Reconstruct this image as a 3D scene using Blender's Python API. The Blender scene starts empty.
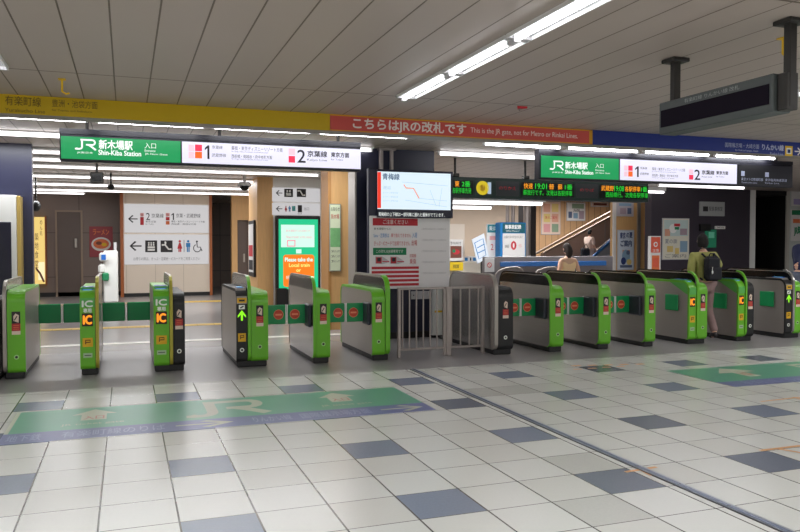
import bpy, math, random
random.seed(7)
SC = bpy.context.scene
COL = SC.collection
# ------------------------------------------------------------------ camera model (metres, X along the gate line, Y into the station)
F, YAW, PITCH, EYE = 752.0, 0.349, -0.028, 1.456
CEIL = 2.93
def ray(x, y):
    a = (x - 400) / F; b = -(y - 266) / F
    Y = math.cos(PITCH) - math.sin(PITCH) * b; Z = math.sin(PITCH) + math.cos(PITCH) * b
    return (math.cos(YAW) * a + math.sin(YAW) * Y, -math.sin(YAW) * a + math.cos(YAW) * Y, Z)
def at(x, y, Y):
    d = ray(x, y); t = Y / d[1]
    return (d[0] * t, Y, EYE + d[2] * t)
def atx(x, y, X):
    d = ray(x, y); t = X / d[0]
    return (X, d[1] * t, EYE + d[2] * t)
def atz(x, y, z):
    d = ray(x, y); t = (z - EYE) / d[2]
    return (d[0] * t, d[1] * t, z)
def PX(x, y, Y): return at(x, y, Y)[0]
def PZ(x, y, Y): return at(x, y, Y)[2]
def box_at(x0, x1, y0, y1, Y):
    "photo rectangle on the plane Y -> X0, X1, Z0, Z1"
    xm, ym = (x0 + x1) / 2, (y0 + y1) / 2
    return PX(x0, ym, Y), PX(x1, ym, Y), PZ(xm, y1, Y), PZ(xm, y0, Y)

# ------------------------------------------------------------------ materials
def lin(c):
    return tuple(((v / 255) / 12.92 if v / 255 <= 0.04045 else ((v / 255 + 0.055) / 1.055) ** 2.4) for v in c) + (1.0,)
MATS = {}
def mat(name, col, rough=0.5, metal=0.0, emit=0.0, noise=0.0, nscale=20.0, stretch=(1, 1, 1), spec=0.5, coat=0.0, ecol=None):
    if name in MATS: return MATS[name]
    m = bpy.data.materials.new(name); m.use_nodes = True
    nt = m.node_tree; b = nt.nodes['Principled BSDF']
    c = lin(col)
    b.inputs['Base Color'].default_value = c if not emit else tuple(v * 0.15 for v in c[:3]) + (1,)
    b.inputs['Roughness'].default_value = rough; b.inputs['Metallic'].default_value = metal
    b.inputs['Specular IOR Level'].default_value = spec
    if coat: b.inputs['Coat Weight'].default_value = coat
    if emit:
        b.inputs['Emission Color'].default_value = lin(ecol or col); b.inputs['Emission Strength'].default_value = emit
    if noise:
        tc = nt.nodes.new('ShaderNodeTexCoord'); mp = nt.nodes.new('ShaderNodeMapping'); mp.inputs['Scale'].default_value = stretch
        nz = nt.nodes.new('ShaderNodeTexNoise'); nz.inputs['Scale'].default_value = nscale; nz.inputs['Detail'].default_value = 4
        rp = nt.nodes.new('ShaderNodeMix'); rp.data_type = 'RGBA'
        rp.inputs[6].default_value = tuple(max(0, v * (1 - noise)) for v in c[:3]) + (1,)
        rp.inputs[7].default_value = tuple(min(1, v * (1 + noise)) for v in c[:3]) + (1,)
        nt.links.new(tc.outputs['Object'], mp.inputs['Vector']); nt.links.new(mp.outputs['Vector'], nz.inputs['Vector'])
        nt.links.new(nz.outputs['Fac'], rp.inputs[0]); nt.links.new(rp.outputs[2], b.inputs['Base Color'])
        if emit: nt.links.new(rp.outputs[2], b.inputs['Emission Color'])
    MATS[name] = m
    return m
def grid_lines(nt, src, period, offset, width):
    "1 on a seam of the given period along one object axis, else 0"
    n = nt.nodes
    a = n.new('ShaderNodeMath'); a.operation = 'SUBTRACT'; a.inputs[1].default_value = offset; nt.links.new(src, a.inputs[0])
    d = n.new('ShaderNodeMath'); d.operation = 'PINGPONG'; d.inputs[1].default_value = period / 2; nt.links.new(a.outputs[0], d.inputs[0])
    l = n.new('ShaderNodeMath'); l.operation = 'LESS_THAN'; l.inputs[1].default_value = width / 2; nt.links.new(d.outputs[0], l.inputs[0])
    return l.outputs[0]
def seam_mat(name, col, seam, xs=None, ys=None, zs=None, rough=0.5, noise=0.04, nscale=3.0, spec=0.5, bump=0.3, coat=0.0):
    m = bpy.data.materials.new(name); m.use_nodes = True; nt = m.node_tree; b = nt.nodes['Principled BSDF']
    tc = nt.nodes.new('ShaderNodeTexCoord'); sp = nt.nodes.new('ShaderNodeSeparateXYZ'); nt.links.new(tc.outputs['Object'], sp.inputs[0])
    fac = None
    for ax, s in (('X', xs), ('Y', ys), ('Z', zs)):
        if s:
            o = grid_lines(nt, sp.outputs[ax], *s)
            if fac is None: fac = o
            else:
                mx = nt.nodes.new('ShaderNodeMath'); mx.operation = 'MAXIMUM'; nt.links.new(fac, mx.inputs[0]); nt.links.new(o, mx.inputs[1]); fac = mx.outputs[0]
    nz = nt.nodes.new('ShaderNodeTexNoise'); nz.inputs['Scale'].default_value = nscale; nz.inputs['Detail'].default_value = 6
    nt.links.new(tc.outputs['Object'], nz.inputs['Vector'])
    c = lin(col)
    r = nt.nodes.new('ShaderNodeMix'); r.data_type = 'RGBA'
    r.inputs[6].default_value = tuple(v * (1 - noise) for v in c[:3]) + (1,); r.inputs[7].default_value = tuple(min(1, v * (1 + noise)) for v in c[:3]) + (1,)
    nt.links.new(nz.outputs['Fac'], r.inputs[0])
    q = nt.nodes.new('ShaderNodeMix'); q.data_type = 'RGBA'; q.inputs[7].default_value = lin(seam)
    nt.links.new(fac, q.inputs[0]); nt.links.new(r.outputs[2], q.inputs[6]); nt.links.new(q.outputs[2], b.inputs['Base Color'])
    if bump:
        iv = nt.nodes.new('ShaderNodeMath'); iv.operation = 'SUBTRACT'; iv.inputs[0].default_value = 1.0; nt.links.new(fac, iv.inputs[1])
        bp = nt.nodes.new('ShaderNodeBump'); bp.inputs['Strength'].default_value = bump; bp.inputs['Distance'].default_value = 0.004
        nt.links.new(iv.outputs[0], bp.inputs['Height']); nt.links.new(bp.outputs['Normal'], b.inputs['Normal'])
    b.inputs['Roughness'].default_value = rough; b.inputs['Specular IOR Level'].default_value = spec
    if coat: b.inputs['Coat Weight'].default_value = coat; b.inputs['Coat Roughness'].default_value = 0.15
    MATS[name] = m
    return m

WHITE = mat('white_paint', (225, 225, 222), 0.5)
BLACK = mat('black_plastic', (22, 22, 24), 0.4)
DARK = mat('dark_metal', (52, 50, 48), 0.5, 0.4)
STEEL = mat('brushed_steel', (172, 166, 160), 0.36, 0.6, noise=0.06, nscale=30, stretch=(1, 0.05, 6))
STEELD = mat('polished_steel', (178, 174, 170), 0.25, 0.7, noise=0.08, nscale=14, stretch=(1, 0.1, 5))
RAILS = mat('fence_steel', (162, 153, 149), 0.38, 0.6)
GREEN = mat('lime_green_shell', (106, 184, 42), 0.3, noise=0.03, nscale=6)
GREEND = mat('mint_green_top', (92, 178, 84), 0.35)
OLIVE = mat('olive_gold_rim', (176, 168, 62), 0.35, 0.2)
FLAP = mat('flap_green', (10, 150, 84), 0.35, noise=0.05, nscale=8)
SMOKE = mat('smoked_acrylic', (12, 12, 14), 0.2, spec=0.3)
PLINTH = mat('black_plinth', (24, 24, 26), 0.5)
NAVY = mat('navy_column_panel', (33, 35, 58), 0.35, noise=0.08, nscale=2)
BROWNW = seam_mat('brown_wall_panels', (124, 108, 100), (84, 72, 66), xs=(1.45, 0.2, 0.02), zs=(1.25, 0.55, 0.02), rough=0.45, noise=0.05)
BROWND = mat('brown_door', (98, 84, 78), 0.45, noise=0.05, nscale=4)
CREAM = seam_mat('cream_wall_panels', (226, 212, 196), (190, 176, 160), xs=(0.77, 0.0, 0.012), rough=0.4, noise=0.03)
WOOD = mat('light_wood_panel', (214, 168, 112), 0.45, noise=0.16, nscale=9, stretch=(6, 6, 0.35))
WOODB = seam_mat('wood_slat_wall', (206, 164, 122), (150, 112, 78), xs=(0.24, 0.0, 0.02), rough=0.45, noise=0.1, nscale=5)
ORANGEW = mat('orange_wood_trim', (168, 92, 44), 0.45, noise=0.1, nscale=10, stretch=(4, 4, 0.4))
DARKW = mat('dark_aubergine_wall', (56, 49, 61), 0.45, noise=0.08, nscale=2)
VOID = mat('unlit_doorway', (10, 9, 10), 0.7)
TUBE = mat('fluorescent_tube', (255, 252, 255), 0.4, emit=17.0, ecol=(250, 251, 255))
TUBER = mat('fluorescent_tube_rear', (255, 252, 255), 0.4, emit=3.2, ecol=(255, 250, 250))
BATTEN = mat('white_batten', (236, 236, 236), 0.4)
def em(name, c, s=1.0): return mat('lit_' + name, c, 0.5, emit=s)
E_GREEN = em('green', (16, 150, 84)); E_WHITE = em('white', (232, 230, 248)); E_BLACKP = em('black_panel', (34, 34, 40), 0.6)
E_TXT = em('white_text', (248, 255, 250)); E_RED = em('red', (236, 48, 84)); E_ORG = em('orange', (244, 104, 28)); E_INK = mat('sign_ink', (34, 34, 48), 0.6)
E_INKG = mat('sign_ink_grey', (96, 94, 110), 0.6, emit=0.25); E_PINK = em('pale_pink', (240, 200, 214))
LEDG = em('led_green', (36, 214, 56), .95); LEDO = em('led_orange', (250, 156, 30), 1.05)
P_YEL = mat('banner_yellow', (206, 172, 0), 0.5, noise=0.03); P_YELT = mat('banner_brown_text', (104, 84, 24), 0.6); P_RED = mat('banner_red', (214, 84, 78), 0.5, noise=0.03)
P_BLUE = mat('banner_blue', (30, 50, 134), 0.5, noise=0.03); P_WTXT = mat('banner_white_text', (246, 236, 230), 0.6); P_BTXT = mat('banner_pale_text', (188, 196, 226), 0.6)
P_EDGE = mat('banner_gold_border', (222, 160, 40), 0.5)
PAPER = mat('paper_white', (226, 222, 220), 0.6); P_GREY = mat('paper_grey', (196, 194, 196), 0.6)
R_INK = mat('red_ink', (196, 44, 56), 0.6); B_INK = mat('blue_ink', (44, 130, 196), 0.6); G_INK = mat('green_ink', (26, 128, 82), 0.6); K_INK = mat('black_ink', (40, 38, 42), 0.6)
Y_INK = mat('yellow_ink', (232, 190, 30), 0.6); O_INK = mat('orange_ink', (228, 120, 70), 0.6); T_INK = mat('teal_ink', (90, 170, 170), 0.6); PK_INK = mat('pink_ink', (226, 160, 160), 0.6); BR_INK = mat('brown_ink', (120, 64, 50), 0.6); W_INK = mat('white_ink', (238, 238, 236), 0.6); N_INK = mat('navy_ink', (40, 56, 110), 0.6)

# ------------------------------------------------------------------ mesh builder
class MB:
    def __init__(s): s.v = []; s.f = []; s.m = []; s.mats = []; s.smooth = []
    def mi(s, m):
        if m not in s.mats: s.mats.append(m)
        return s.mats.index(m)
    def add(s, vs, fs, m, smooth=False):
        o = len(s.v); s.v += [tuple(p) for p in vs]; k = s.mi(m)
        for f in fs: s.f.append(tuple(i + o for i in f)); s.m.append(k); s.smooth.append(smooth)
        return s
    def box(s, x0, x1, y0, y1, z0, z1, m, bev=0.0):
        if x0 > x1: x0, x1 = x1, x0
        if y0 > y1: y0, y1 = y1, y0
        if z0 > z1: z0, z1 = z1, z0
        b = min(bev, (x1 - x0) * .45, (y1 - y0) * .45, (z1 - z0) * .45)
        if b <= 0:
            v = [(x, y, z) for z in (z0, z1) for y in (y0, y1) for x in (x0, x1)]
            return s.add(v, [(0, 2, 3, 1), (4, 5, 7, 6), (0, 1, 5, 4), (2, 6, 7, 3), (0, 4, 6, 2), (1, 3, 7, 5)], m)
        v = []; idx = {}
        for iz, z in ((0, z0), (1, z1)):
            for iy, y in ((0, y0), (1, y1)):
                for ix, x in ((0, x0), (1, x1)):
                    dx, dy, dz = (b if ix == 0 else -b), (b if iy == 0 else -b), (b if iz == 0 else -b)
                    for a, p in (('x', (x, y + dy, z + dz)), ('y', (x + dx, y, z + dz)), ('z', (x + dx, y + dy, z))):
                        idx[(ix, iy, iz, a)] = len(v); v.append(p)
        f = []
        I = idx
        for i in (0, 1):
            f.append([I[(i, 0, 0, 'x')], I[(i, 1, 0, 'x')], I[(i, 1, 1, 'x')], I[(i, 0, 1, 'x')]])
            f.append([I[(0, i, 0, 'y')], I[(1, i, 0, 'y')], I[(1, i, 1, 'y')], I[(0, i, 1, 'y')]])
            f.append([I[(0, 0, i, 'z')], I[(1, 0, i, 'z')], I[(1, 1, i, 'z')], I[(0, 1, i, 'z')]])
            for j in (0, 1):
                f.append([I[(0, i, j, 'y')], I[(1, i, j, 'y')], I[(1, i, j, 'z')], I[(0, i, j, 'z')]])
                f.append([I[(i, 0, j, 'x')], I[(i, 1, j, 'x')], I[(i, 1, j, 'z')], I[(i, 0, j, 'z')]])
                f.append([I[(i, j, 0, 'x')], I[(i, j, 1, 'x')], I[(i, j, 1, 'y')], I[(i, j, 0, 'y')]])
                for k in (0, 1): f.append([I[(i, j, k, 'x')], I[(i, j, k, 'y')], I[(i, j, k, 'z')]])
        return s.add(v, f, m)
    def prism(s, pts, x0, x1, m, axis='x'):
        "profile pts (a,b) extruded along an axis: x -> (y,z), y -> (x,z), z -> (x,y)"
        def P(a, b, t): return (t, a, b) if axis == 'x' else ((a, t, b) if axis == 'y' else (a, b, t))
        n = len(pts)
        v = [P(a, b, x0) for a, b in pts] + [P(a, b, x1) for a, b in pts]
        f = [tuple(range(n))[::-1], tuple(range(n, 2 * n))] + [(i, (i + 1) % n, n + (i + 1) % n, n + i) for i in range(n)]
        return s.add(v, f, m)
    def band(s, outer, inner, x0, x1, m):
        "open band between two matching (y,z) outlines, extruded along x"
        n = len(outer); v = []
        for x in (x0, x1):
            v += [(x, a, b) for a, b in outer] + [(x, a, b) for a, b in inner]
        f = []
        for i in range(n - 1):
            f += [(i, i + 1, 2 * n + i + 1, 2 * n + i), (n + i, 3 * n + i, 3 * n + i + 1, n + i + 1),
                  (i, n + i, n + i + 1, i + 1), (2 * n + i, 2 * n + i + 1, 3 * n + i + 1, 3 * n + i)]
        f += [(0, 2 * n, 3 * n, n), (n - 1, 2 * n - 1, 4 * n - 1, 3 * n - 1)]
        return s.add(v, f, m)
    def tube(s, path, r, m, n=10, cap=True):
        from mathutils import Vector
        P = [Vector(p) for p in path]; v = []; f = []
        up0 = None
        for i, p in enumerate(P):
            t = (P[min(i + 1, len(P) - 1)] - P[max(i - 1, 0)]).normalized()
            if up0 is None:
                ref = Vector((0, 0, 1)) if abs(t.z) < 0.9 else Vector((1, 0, 0))
                u = t.cross(ref).normalized()
            else: u = (up0 - t * up0.dot(t)).normalized()
            up0 = u; w = t.cross(u)
            rr = r[i] if isinstance(r, (list, tuple)) else r
            v += [tuple(p + (u * math.cos(2 * math.pi * k / n) + w * math.sin(2 * math.pi * k / n)) * rr) for k in range(n)]
        for i in range(len(P) - 1):
            f += [(i * n + k, i * n + (k + 1) % n, (i + 1) * n + (k + 1) % n, (i + 1) * n + k) for k in range(n)]
        s.add(v, f, m, True)
        if cap:
            o = len(v); s.add(v[:n], [tuple(range(n))[::-1]], m); s.add(v[-n:], [tuple(range(n))], m)
        return s
    def ball(s, c, r, m, nu=14, nv=9):
        rx, ry, rz = r if isinstance(r, tuple) else (r, r, r)
        v = [(c[0], c[1], c[2] - rz)]; f = []
        for j in range(1, nv):
            a = -math.pi / 2 + math.pi * j / nv
            for i in range(nu):
                b = 2 * math.pi * i / nu
                v.append((c[0] + rx * math.cos(a) * math.cos(b), c[1] + ry * math.cos(a) * math.sin(b), c[2] + rz * math.sin(a)))
        v.append((c[0], c[1], c[2] + rz)); last = len(v) - 1
        for i in range(nu):
            f.append((0, 1 + (i + 1) % nu, 1 + i)); f.append((last, last - nu + i, last - nu + (i + 1) % nu))
        for j in range(nv - 2):
            for i in range(nu):
                a = 1 + j * nu; f.append((a + i, a + (i + 1) % nu, a + nu + (i + 1) % nu, a + nu + i))
        return s.add(v, f, m, True)
    def mesh(s, me, m, smooth=True):
        return s.add([tuple(v.co) for v in me.vertices], [tuple(p.vertices) for p in me.polygons], m, smooth)
    def build(s, name, parent=None, origin=None, label=None):
        from mathutils import Vector
        base = Vector((0, 0, 0))
        if parent is not None: base = Vector(WORLD[parent.name])
        elif origin is not None: base = Vector(origin)
        me = bpy.data.meshes.new(name); me.from_pydata([tuple(Vector(p) - base) for p in s.v], [], s.f)
        for m in s.mats: me.materials.append(m)
        me.polygons.foreach_set('material_index', s.m); me.polygons.foreach_set('use_smooth', s.smooth)
        me.update()
        import bmesh
        bm = bmesh.new(); bm.from_mesh(me); bmesh.ops.recalc_face_normals(bm, faces=bm.faces); bm.to_mesh(me); bm.free()
        o = bpy.data.objects.new(name, me); COL.objects.link(o)
        if parent is not None: o.parent = parent
        else: o.location = base
        WORLD[o.name] = tuple(base)
        if label: o['label'] = label
        return o
WORLD = {}
def tag(o, label, cat, group=None):
    o['label'] = label; o['category'] = cat
    if group: o['group'] = group
    return o
def thing(name, loc, label, cat, group=None):
    o = bpy.data.objects.new(name, None); o.empty_display_size = 0.1; COL.objects.link(o); o.location = loc
    WORLD[o.name] = tuple(loc)
    return tag(o, label, cat, group)
def struct(o):
    o['kind'] = 'structure'; return o

# ------------------------------------------------------------------ flat artwork (lettering, icons) on real panels
TXT = {}
def glyphs(s):
    if s in TXT: return TXT[s]
    if s == '1': TXT[s] = ([(.55, 0), (1, 0), (1, 1), (.62, 1), (0, .8), (0, .64), (.55, .8)], [(0, 1, 2, 3, 6), (3, 4, 5, 6)]); return TXT[s]
    c = bpy.data.curves.new('t', 'FONT'); c.body = s; c.resolution_u = 3
    o = bpy.data.objects.new('t', c); COL.objects.link(o)
    dg = bpy.context.evaluated_depsgraph_get(); dg.update()
    me = bpy.data.meshes.new_from_object(o.evaluated_get(dg))
    vs = [(v.co.x, v.co.y) for v in me.vertices]; fs = [tuple(p.vertices) for p in me.polygons]
    bpy.data.objects.remove(o); bpy.data.curves.remove(c); bpy.data.meshes.remove(me)
    x0 = min(v[0] for v in vs); x1 = max(v[0] for v in vs); y0 = min(v[1] for v in vs); y1 = max(v[1] for v in vs)
    TXT[s] = ([((a - x0) / (x1 - x0), (b - y0) / (y1 - y0)) for a, b in vs], fs)
    return TXT[s]
class Art:
    "artwork on a panel: every word, arrow and symbol becomes a small mesh of its own"
    def __init__(s, plane, c, step=0.0015):
        s.plane = plane; s.c = c; s.step = step; s.parts = []; s.open = None
    def g(s, name=None):
        "start (or end) one named symbol that gathers the shapes which follow"
        s.open = None
        if name: s.open = MB(); s.parts.append((name, s.open))
        return s
    def mb(s, name):
        if s.open is not None: return s.open
        b = MB(); s.parts.append((name, b)); return b
    def build(s, name, parent, origin=None):
        for nm, b in s.parts: b.build(nm, parent)
    def P(s, u, v, l):
        d = s.step * (l + 1)
        if s.plane == 'front': return (u, s.c - d, v)          # faces -Y
        if s.plane == 'floor': return (u, v, s.c + d)
        if s.plane == 'left': return (s.c - d, -u, v)           # faces -X, reads toward -Y
    def poly(s, pts, m, l=0, b=None):
        (b or s.mb('symbol')).add([s.P(u, v, l) for u, v in pts], [tuple(range(len(pts)))], m)
    def rect(s, u0, u1, v0, v1, m, l=0): s.poly([(u0, v0), (u1, v0), (u1, v1), (u0, v1)], m, l)
    def disc(s, u, v, r, m, l=0, n=20, rv=None):
        rv = rv or r
        s.poly([(u + r * math.cos(2 * math.pi * k / n), v + rv * math.sin(2 * math.pi * k / n)) for k in range(n)], m, l)
    def line(s, pts, w, m, l=0, b=None):
        n = len(pts); L = []; R = []
        for i in range(n):
            a = pts[max(i - 1, 0)]; c = pts[min(i + 1, n - 1)]
            dx, dy = c[0] - a[0], c[1] - a[1]; k = math.hypot(dx, dy) or 1
            L.append((pts[i][0] - dy / k * w / 2, pts[i][1] + dx / k * w / 2)); R.append((pts[i][0] + dy / k * w / 2, pts[i][1] - dx / k * w / 2))
        v = [s.P(u, q, l) for u, q in L] + [s.P(u, q, l) for u, q in R]
        (b or s.mb('symbol')).add(v, [(i, i + 1, n + i + 1, n + i) for i in range(n - 1)], m)
    def text(s, t, u0, u1, v0, v1, m, l=0, bold=0.0):
        vs, fs = glyphs(t); W, Hh = u1 - u0, v1 - v0; o = s.mb('lettering')
        offs = [(0, 0)] if not bold else [(-bold, 0), (bold, 0), (0, bold), (0, -bold)]
        for k, (ox, oy) in enumerate(offs):
            o.add([s.P(u0 + a * W + ox, v0 + b * Hh + oy, l + 0.12 * k) for a, b in vs], fs, m)
    def arrow(s, u0, u1, v0, v1, m, d='left', l=0):
        "slim arrow in the box"
        def q(a, b):   # a along the arrow (0 tail .. 1 head), b across -1..1
            if d == 'left': return (u1 - (u1 - u0) * a, (v0 + v1) / 2 + b * (v1 - v0) / 2)
            if d == 'right': return (u0 + (u1 - u0) * a, (v0 + v1) / 2 + b * (v1 - v0) / 2)
            return ((u0 + u1) / 2 + b * (u1 - u0) / 2, v0 + (v1 - v0) * a)
        o = s.mb('arrow')
        s.poly([q(0, -.14), q(.9, -.14), q(.9, .14), q(0, .14)], m, l, o)
        s.poly([q(1, 0), q(.55, 1), q(.42, .8), q(.84, 0)], m, l + .1, o); s.poly([q(1, 0), q(.84, 0), q(.42, -.8), q(.55, -1)], m, l + .1, o)
    def jr(s, u0, u1, v0, v1, m, l=0):
        "railway company monogram: a hooked J whose bar runs on into the R"
        W, Hh = u1 - u0, v1 - v0; q = lambda p: (u0 + p[0] * W, v0 + p[1] * Hh); w = 0.155 * Hh
        o = s.mb('monogram')
        arc = [(0.34, 0.92), (0.34, 0.30)] + [(0.19 + 0.15 * math.cos(a), 0.28 + 0.20 * math.sin(a)) for a in [-k * math.pi / 10 for k in range(1, 9)]]
        s.line([q(p) for p in arc], w, m, l, o)
        s.line([q((0.02, 0.09)), q((0.2, 0.08))], w, m, l + .2, o)
        top = [(0.27, 0.92), (0.80, 0.92)] + [(0.80 + 0.13 * math.sin(a), 0.70 + 0.22 * math.cos(a)) for a in [k * math.pi / 8 for k in range(1, 8)]] + [(0.80, 0.48), (0.52, 0.48)]
        s.line([q(p) for p in top], w, m, l + .1, o)
        s.line([q(p) for p in [(0.62, 0.48), (0.74, 0.36), (0.97, 0.02)]], w * 1.1, m, l + .3, o)
    # photo-space placing on a real plane: rectangle measured in the photograph, plane faces the gates
    def b(s, x0, x1, y0, y1): return box_at(x0, x1, y0, y1, s.c)
    def R(s, x0, x1, y0, y1, m, l=0): s.rect(*s.b(x0, x1, y0, y1), m, l)
    def T(s, t, x0, x1, y0, y1, m, l=1, bold=0.0): s.text(t, *s.b(x0, x1, y0, y1), m, l, bold)
# ================================================================== SETTING
TX, TY, TS = -0.5505, 3.673, 0.4
def tile_mat(name, col, rough=0.24, noise=0.04):
    return seam_mat(name, col, (82, 77, 72), xs=(TS, TX, 0.0105), ys=(TS, TY, 0.007), rough=rough, noise=noise, nscale=60, spec=0.5, bump=0.35)
T_W = tile_mat('white_floor_tile', (218, 219, 214)); T_W2 = tile_mat('ivory_floor_tile', (212, 212, 206)); T_S = tile_mat('speckled_grey_tile', (196, 196, 190), noise=0.12)
T_B = tile_mat('slate_blue_tile', (122, 132, 152), noise=0.12); T_B2 = tile_mat('dark_slate_tile', (100, 108, 124), noise=0.12)
F_GREY = mat('grey_resin_floor', (142, 139, 140), 0.3, noise=0.05, nscale=1.6)
F_GREY2 = mat('brighter_lit_resin_floor', (148, 144, 142), 0.26, noise=0.05, nscale=1.6)  # paler copy of the grey resin; brighter light beyond the gates put into colour
EDGE_Y = 8.2
fl = MB()
rng = random.Random(3)
for i in range(-16, 38):
    for j in range(-15, 12):
        y0, y1 = TY + j * TS, min(TY + (j + 1) * TS, EDGE_Y); x0 = TX + i * TS
        if i % 3 == 2 and j % 3 == 0: m = T_B if (i < 6 or rng.random() < .35) else T_B2
        elif (i, j) in ((10, 7), (7, -1), (8, 1), (9, 7), (11, 3), (4, -2)): m = T_S
        else: m = T_W if rng.random() < .7 else T_W2
        fl.add([(x0, y0, 0), (x0 + TS, y0, 0), (x0 + TS, y1, 0), (x0, y1, 0)], [(0, 1, 2, 3)], m)
yt = TY + 12 * TS - TS  # last full seam; thin remainder up to the material change
fl.add([(TX - 16 * TS, yt, 0), (TX + 38 * TS, yt, 0), (TX + 38 * TS, EDGE_Y, 0), (TX - 16 * TS, EDGE_Y, 0)], [(0, 1, 2, 3)], T_W) if yt < EDGE_Y - 1e-3 and False else None
fl.add([(-7, EDGE_Y, 0), (24, EDGE_Y, 0), (24, 11.0, 0), (-7, 11.0, 0)], [(0, 1, 2, 3)], F_GREY)
fl.add([(-7, 11.0, 0), (24, 11.0, 0), (24, 31, 0), (-7, 31, 0)], [(0, 1, 2, 3)], F_GREY2)
struct(fl.build('floor'))
CEILM = seam_mat('ceiling_panels', (176, 163, 154), (96, 82, 68), xs=(0.3, -0.385, 0.012), ys=(3.55, 7.06, 0.022), rough=0.42, noise=0.05, nscale=0.8, bump=0.5, spec=0.4)
ce = MB(); ce.box(-7, 24, -2.4, 31, CEIL, CEIL + 0.05, CEILM); struct(ce.build('ceiling'))
HALLW = mat('hall_wall', (186, 180, 172), 0.5, noise=0.04, nscale=2)
w = MB(); w.box(-7, -6.9, -2.4, 31, 0, CEIL, HALLW); struct(w.build('wall_left'))
w = MB(); w.box(21.0, 21.1, -2.4, 31, 0, CEIL, HALLW); struct(w.build('wall_right'))
w = MB(); w.box(-7, 24, -2.4, -2.3, 0, CEIL, HALLW); struct(w.build('wall_rear'))
w = MB(); w.box(-7, 24, 30.9, 31, 0, CEIL, BROWNW); struct(w.build('wall_back'))
# ceiling beam over the edge of the tiled floor
w = MB(); w.box(-6.9, 21, 8.26, 8.52, 2.738, CEIL, mat('beam_paint', (150, 140, 130), 0.5)); struct(w.build('trim_1'))
# metal joint cover in the floor, tactile lines beyond the gates
w = MB(); w.box(3.115, 3.175, -2.3, 8.2, 0.0, 0.004, mat('joint_steel', (150, 156, 168), .3, .5)); w.box(3.105, 3.113, -2.3, 8.2, 0, 0.003, K_INK); w.box(3.13, 3.155, -2.3, 8.2, 0.004, 0.006, T_B); struct(w.build('trim_2'))
TACT = seam_mat('yellow_tactile_strip', (214, 176, 70), (170, 136, 50), xs=(0.3, 0, 0.01), rough=0.5)
w = MB(); w.box(-4, 3.4, 14.0, 14.25, 0, 0.006, TACT); struct(w.build('trim_3'))
w = MB(); w.box(-4, 3.4, 19.7, 20.1, 0, 0.006, TACT); struct(w.build('trim_4'))
w = MB(); w.box(-4, 3.3, 11.72, 11.9, 0, 0.005, mat('pale_floor_line', (226, 222, 216), 0.3)); struct(w.build('trim_5'))

# ------------------------------------------------------------------ banners along the beam
YB = 8.26
xl = -6.8; x1 = PX(330, 124, YB); x2 = PX(592, 139, YB); xr = 16.5
ZT, ZB = 2.928, 2.742
def banner(x0, x1, m, label):
    t = thing('ceiling_banner', ((x0 + x1) / 2, YB, ZB), label, 'banner')
    b = MB(); b.box(x0, x1, YB - 0.012, YB, ZB, ZT, m); b.build('strip', t)
    return t, Art('front', YB - 0.012)
t, a = banner(xl, x1 - 0.004, P_YEL, 'mustard yellow banner strip along the ceiling beam, with brown lettering')
a.T('有楽町線', 5, 41, 96.5, 106, P_YELT); a.T('Yurakucho Line', 5, 45, 109, 112.5, P_YELT); a.T('豊洲・池袋方面', 52, 97.5, 100.5, 108, P_YELT); a.T('for Toyosu and Ikebukuro', 52, 92, 110, 112.5, P_YELT)
a.build('lettering', t)
t, a = banner(x1, x2, P_RED, 'coral red banner strip with white lettering and gold border on the ceiling beam')
zt0, zb0 = ZT, ZB
a.g('border')
for u0, u1, v0, v1 in ((x1, x2, ZT - .018, ZT), (x1, x2, ZB, ZB + .012), (x2 - .05, x2, ZB, ZT)): a.rect(u0, u1, v0, v1, P_EDGE, 0)
a.g(); a.T('こちらはJRの改札です', 353, 466, 121, 133.2, P_WTXT, 1, 0.004); a.T('This is the JR gate, not for Metro or Rinkai Lines.', 470.5, 577.7, 130.5, 137, P_WTXT, 1)
a.build('lettering', t)
t, a = banner(x2 + 0.004, xr, P_BLUE, 'dark blue banner strip with pale lettering and arrow on the ceiling beam')
a.T('国際展示場・大崎方面', 725, 759, 143.4, 148, P_BTXT); a.T('for Kokusai-tenjijo, Osaki', 735, 758, 149.6, 152, P_BTXT); a.T('りんかい線', 762, 783.5, 144.6, 150.4, P_BTXT, 1, .003); a.T('Rinkai Line', 770, 783, 152.6, 155.4, P_BTXT)
a.g('line_symbol'); a.R(785, 792.5, 146, 156, Y_INK); a.R(786.3, 791.2, 148, 154, W_INK, 1); a.R(787.3, 790.2, 149.5, 153, N_INK, 2)
a.g(); a.arrow(*a.b(794.5, 801, 147.5, 155.5), P_WTXT, 'right', 1)
a.build('lettering', t)

# ------------------------------------------------------------------ ceiling lights
TUBE2 = mat('fluorescent_tube_middle', (255, 252, 255), 0.4, emit=6.0, ecol=(255, 250, 252))
def tube_light(x0, x1, y0, y1, z, label, group, m=TUBE, name='fluorescent_light', wide=0.11, r=0.022):
    t = thing(name, ((x0 + x1) / 2, (y0 + y1) / 2, CEIL), label, 'ceiling light', group)
    b = MB(); e = MB()
    if abs(x1 - x0) > abs(y1 - y0):
        y = y0; b.box(x0, x1, y - wide / 2, y + wide / 2, z + 0.03, CEIL, BATTEN, 0.01)
        for x in (x0 + .02, x1 - .05): b.box(x, x + .03, y - .02, y + .02, z - .022, z + .03, BATTEN)
        e.tube([(x0 + .05, y, z), (x1 - .05, y, z)], r, m, 10)
    b.build('batten', t); e.build('tube', t)
    return t
ORD = ['first', 'second', 'third', 'fourth', 'fifth', 'sixth', 'seventh']
for k in range(5):
    x0 = -2.96 + 1.31 * k
    if k == 0: continue
    tube_light(x0, x0 + 1.27, 9.38, 9.38, 2.885, '%s fluorescent tube from the left in the row right behind the yellow banner' % ORD[k - 1], 'tubes behind the yellow and red banners')
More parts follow.
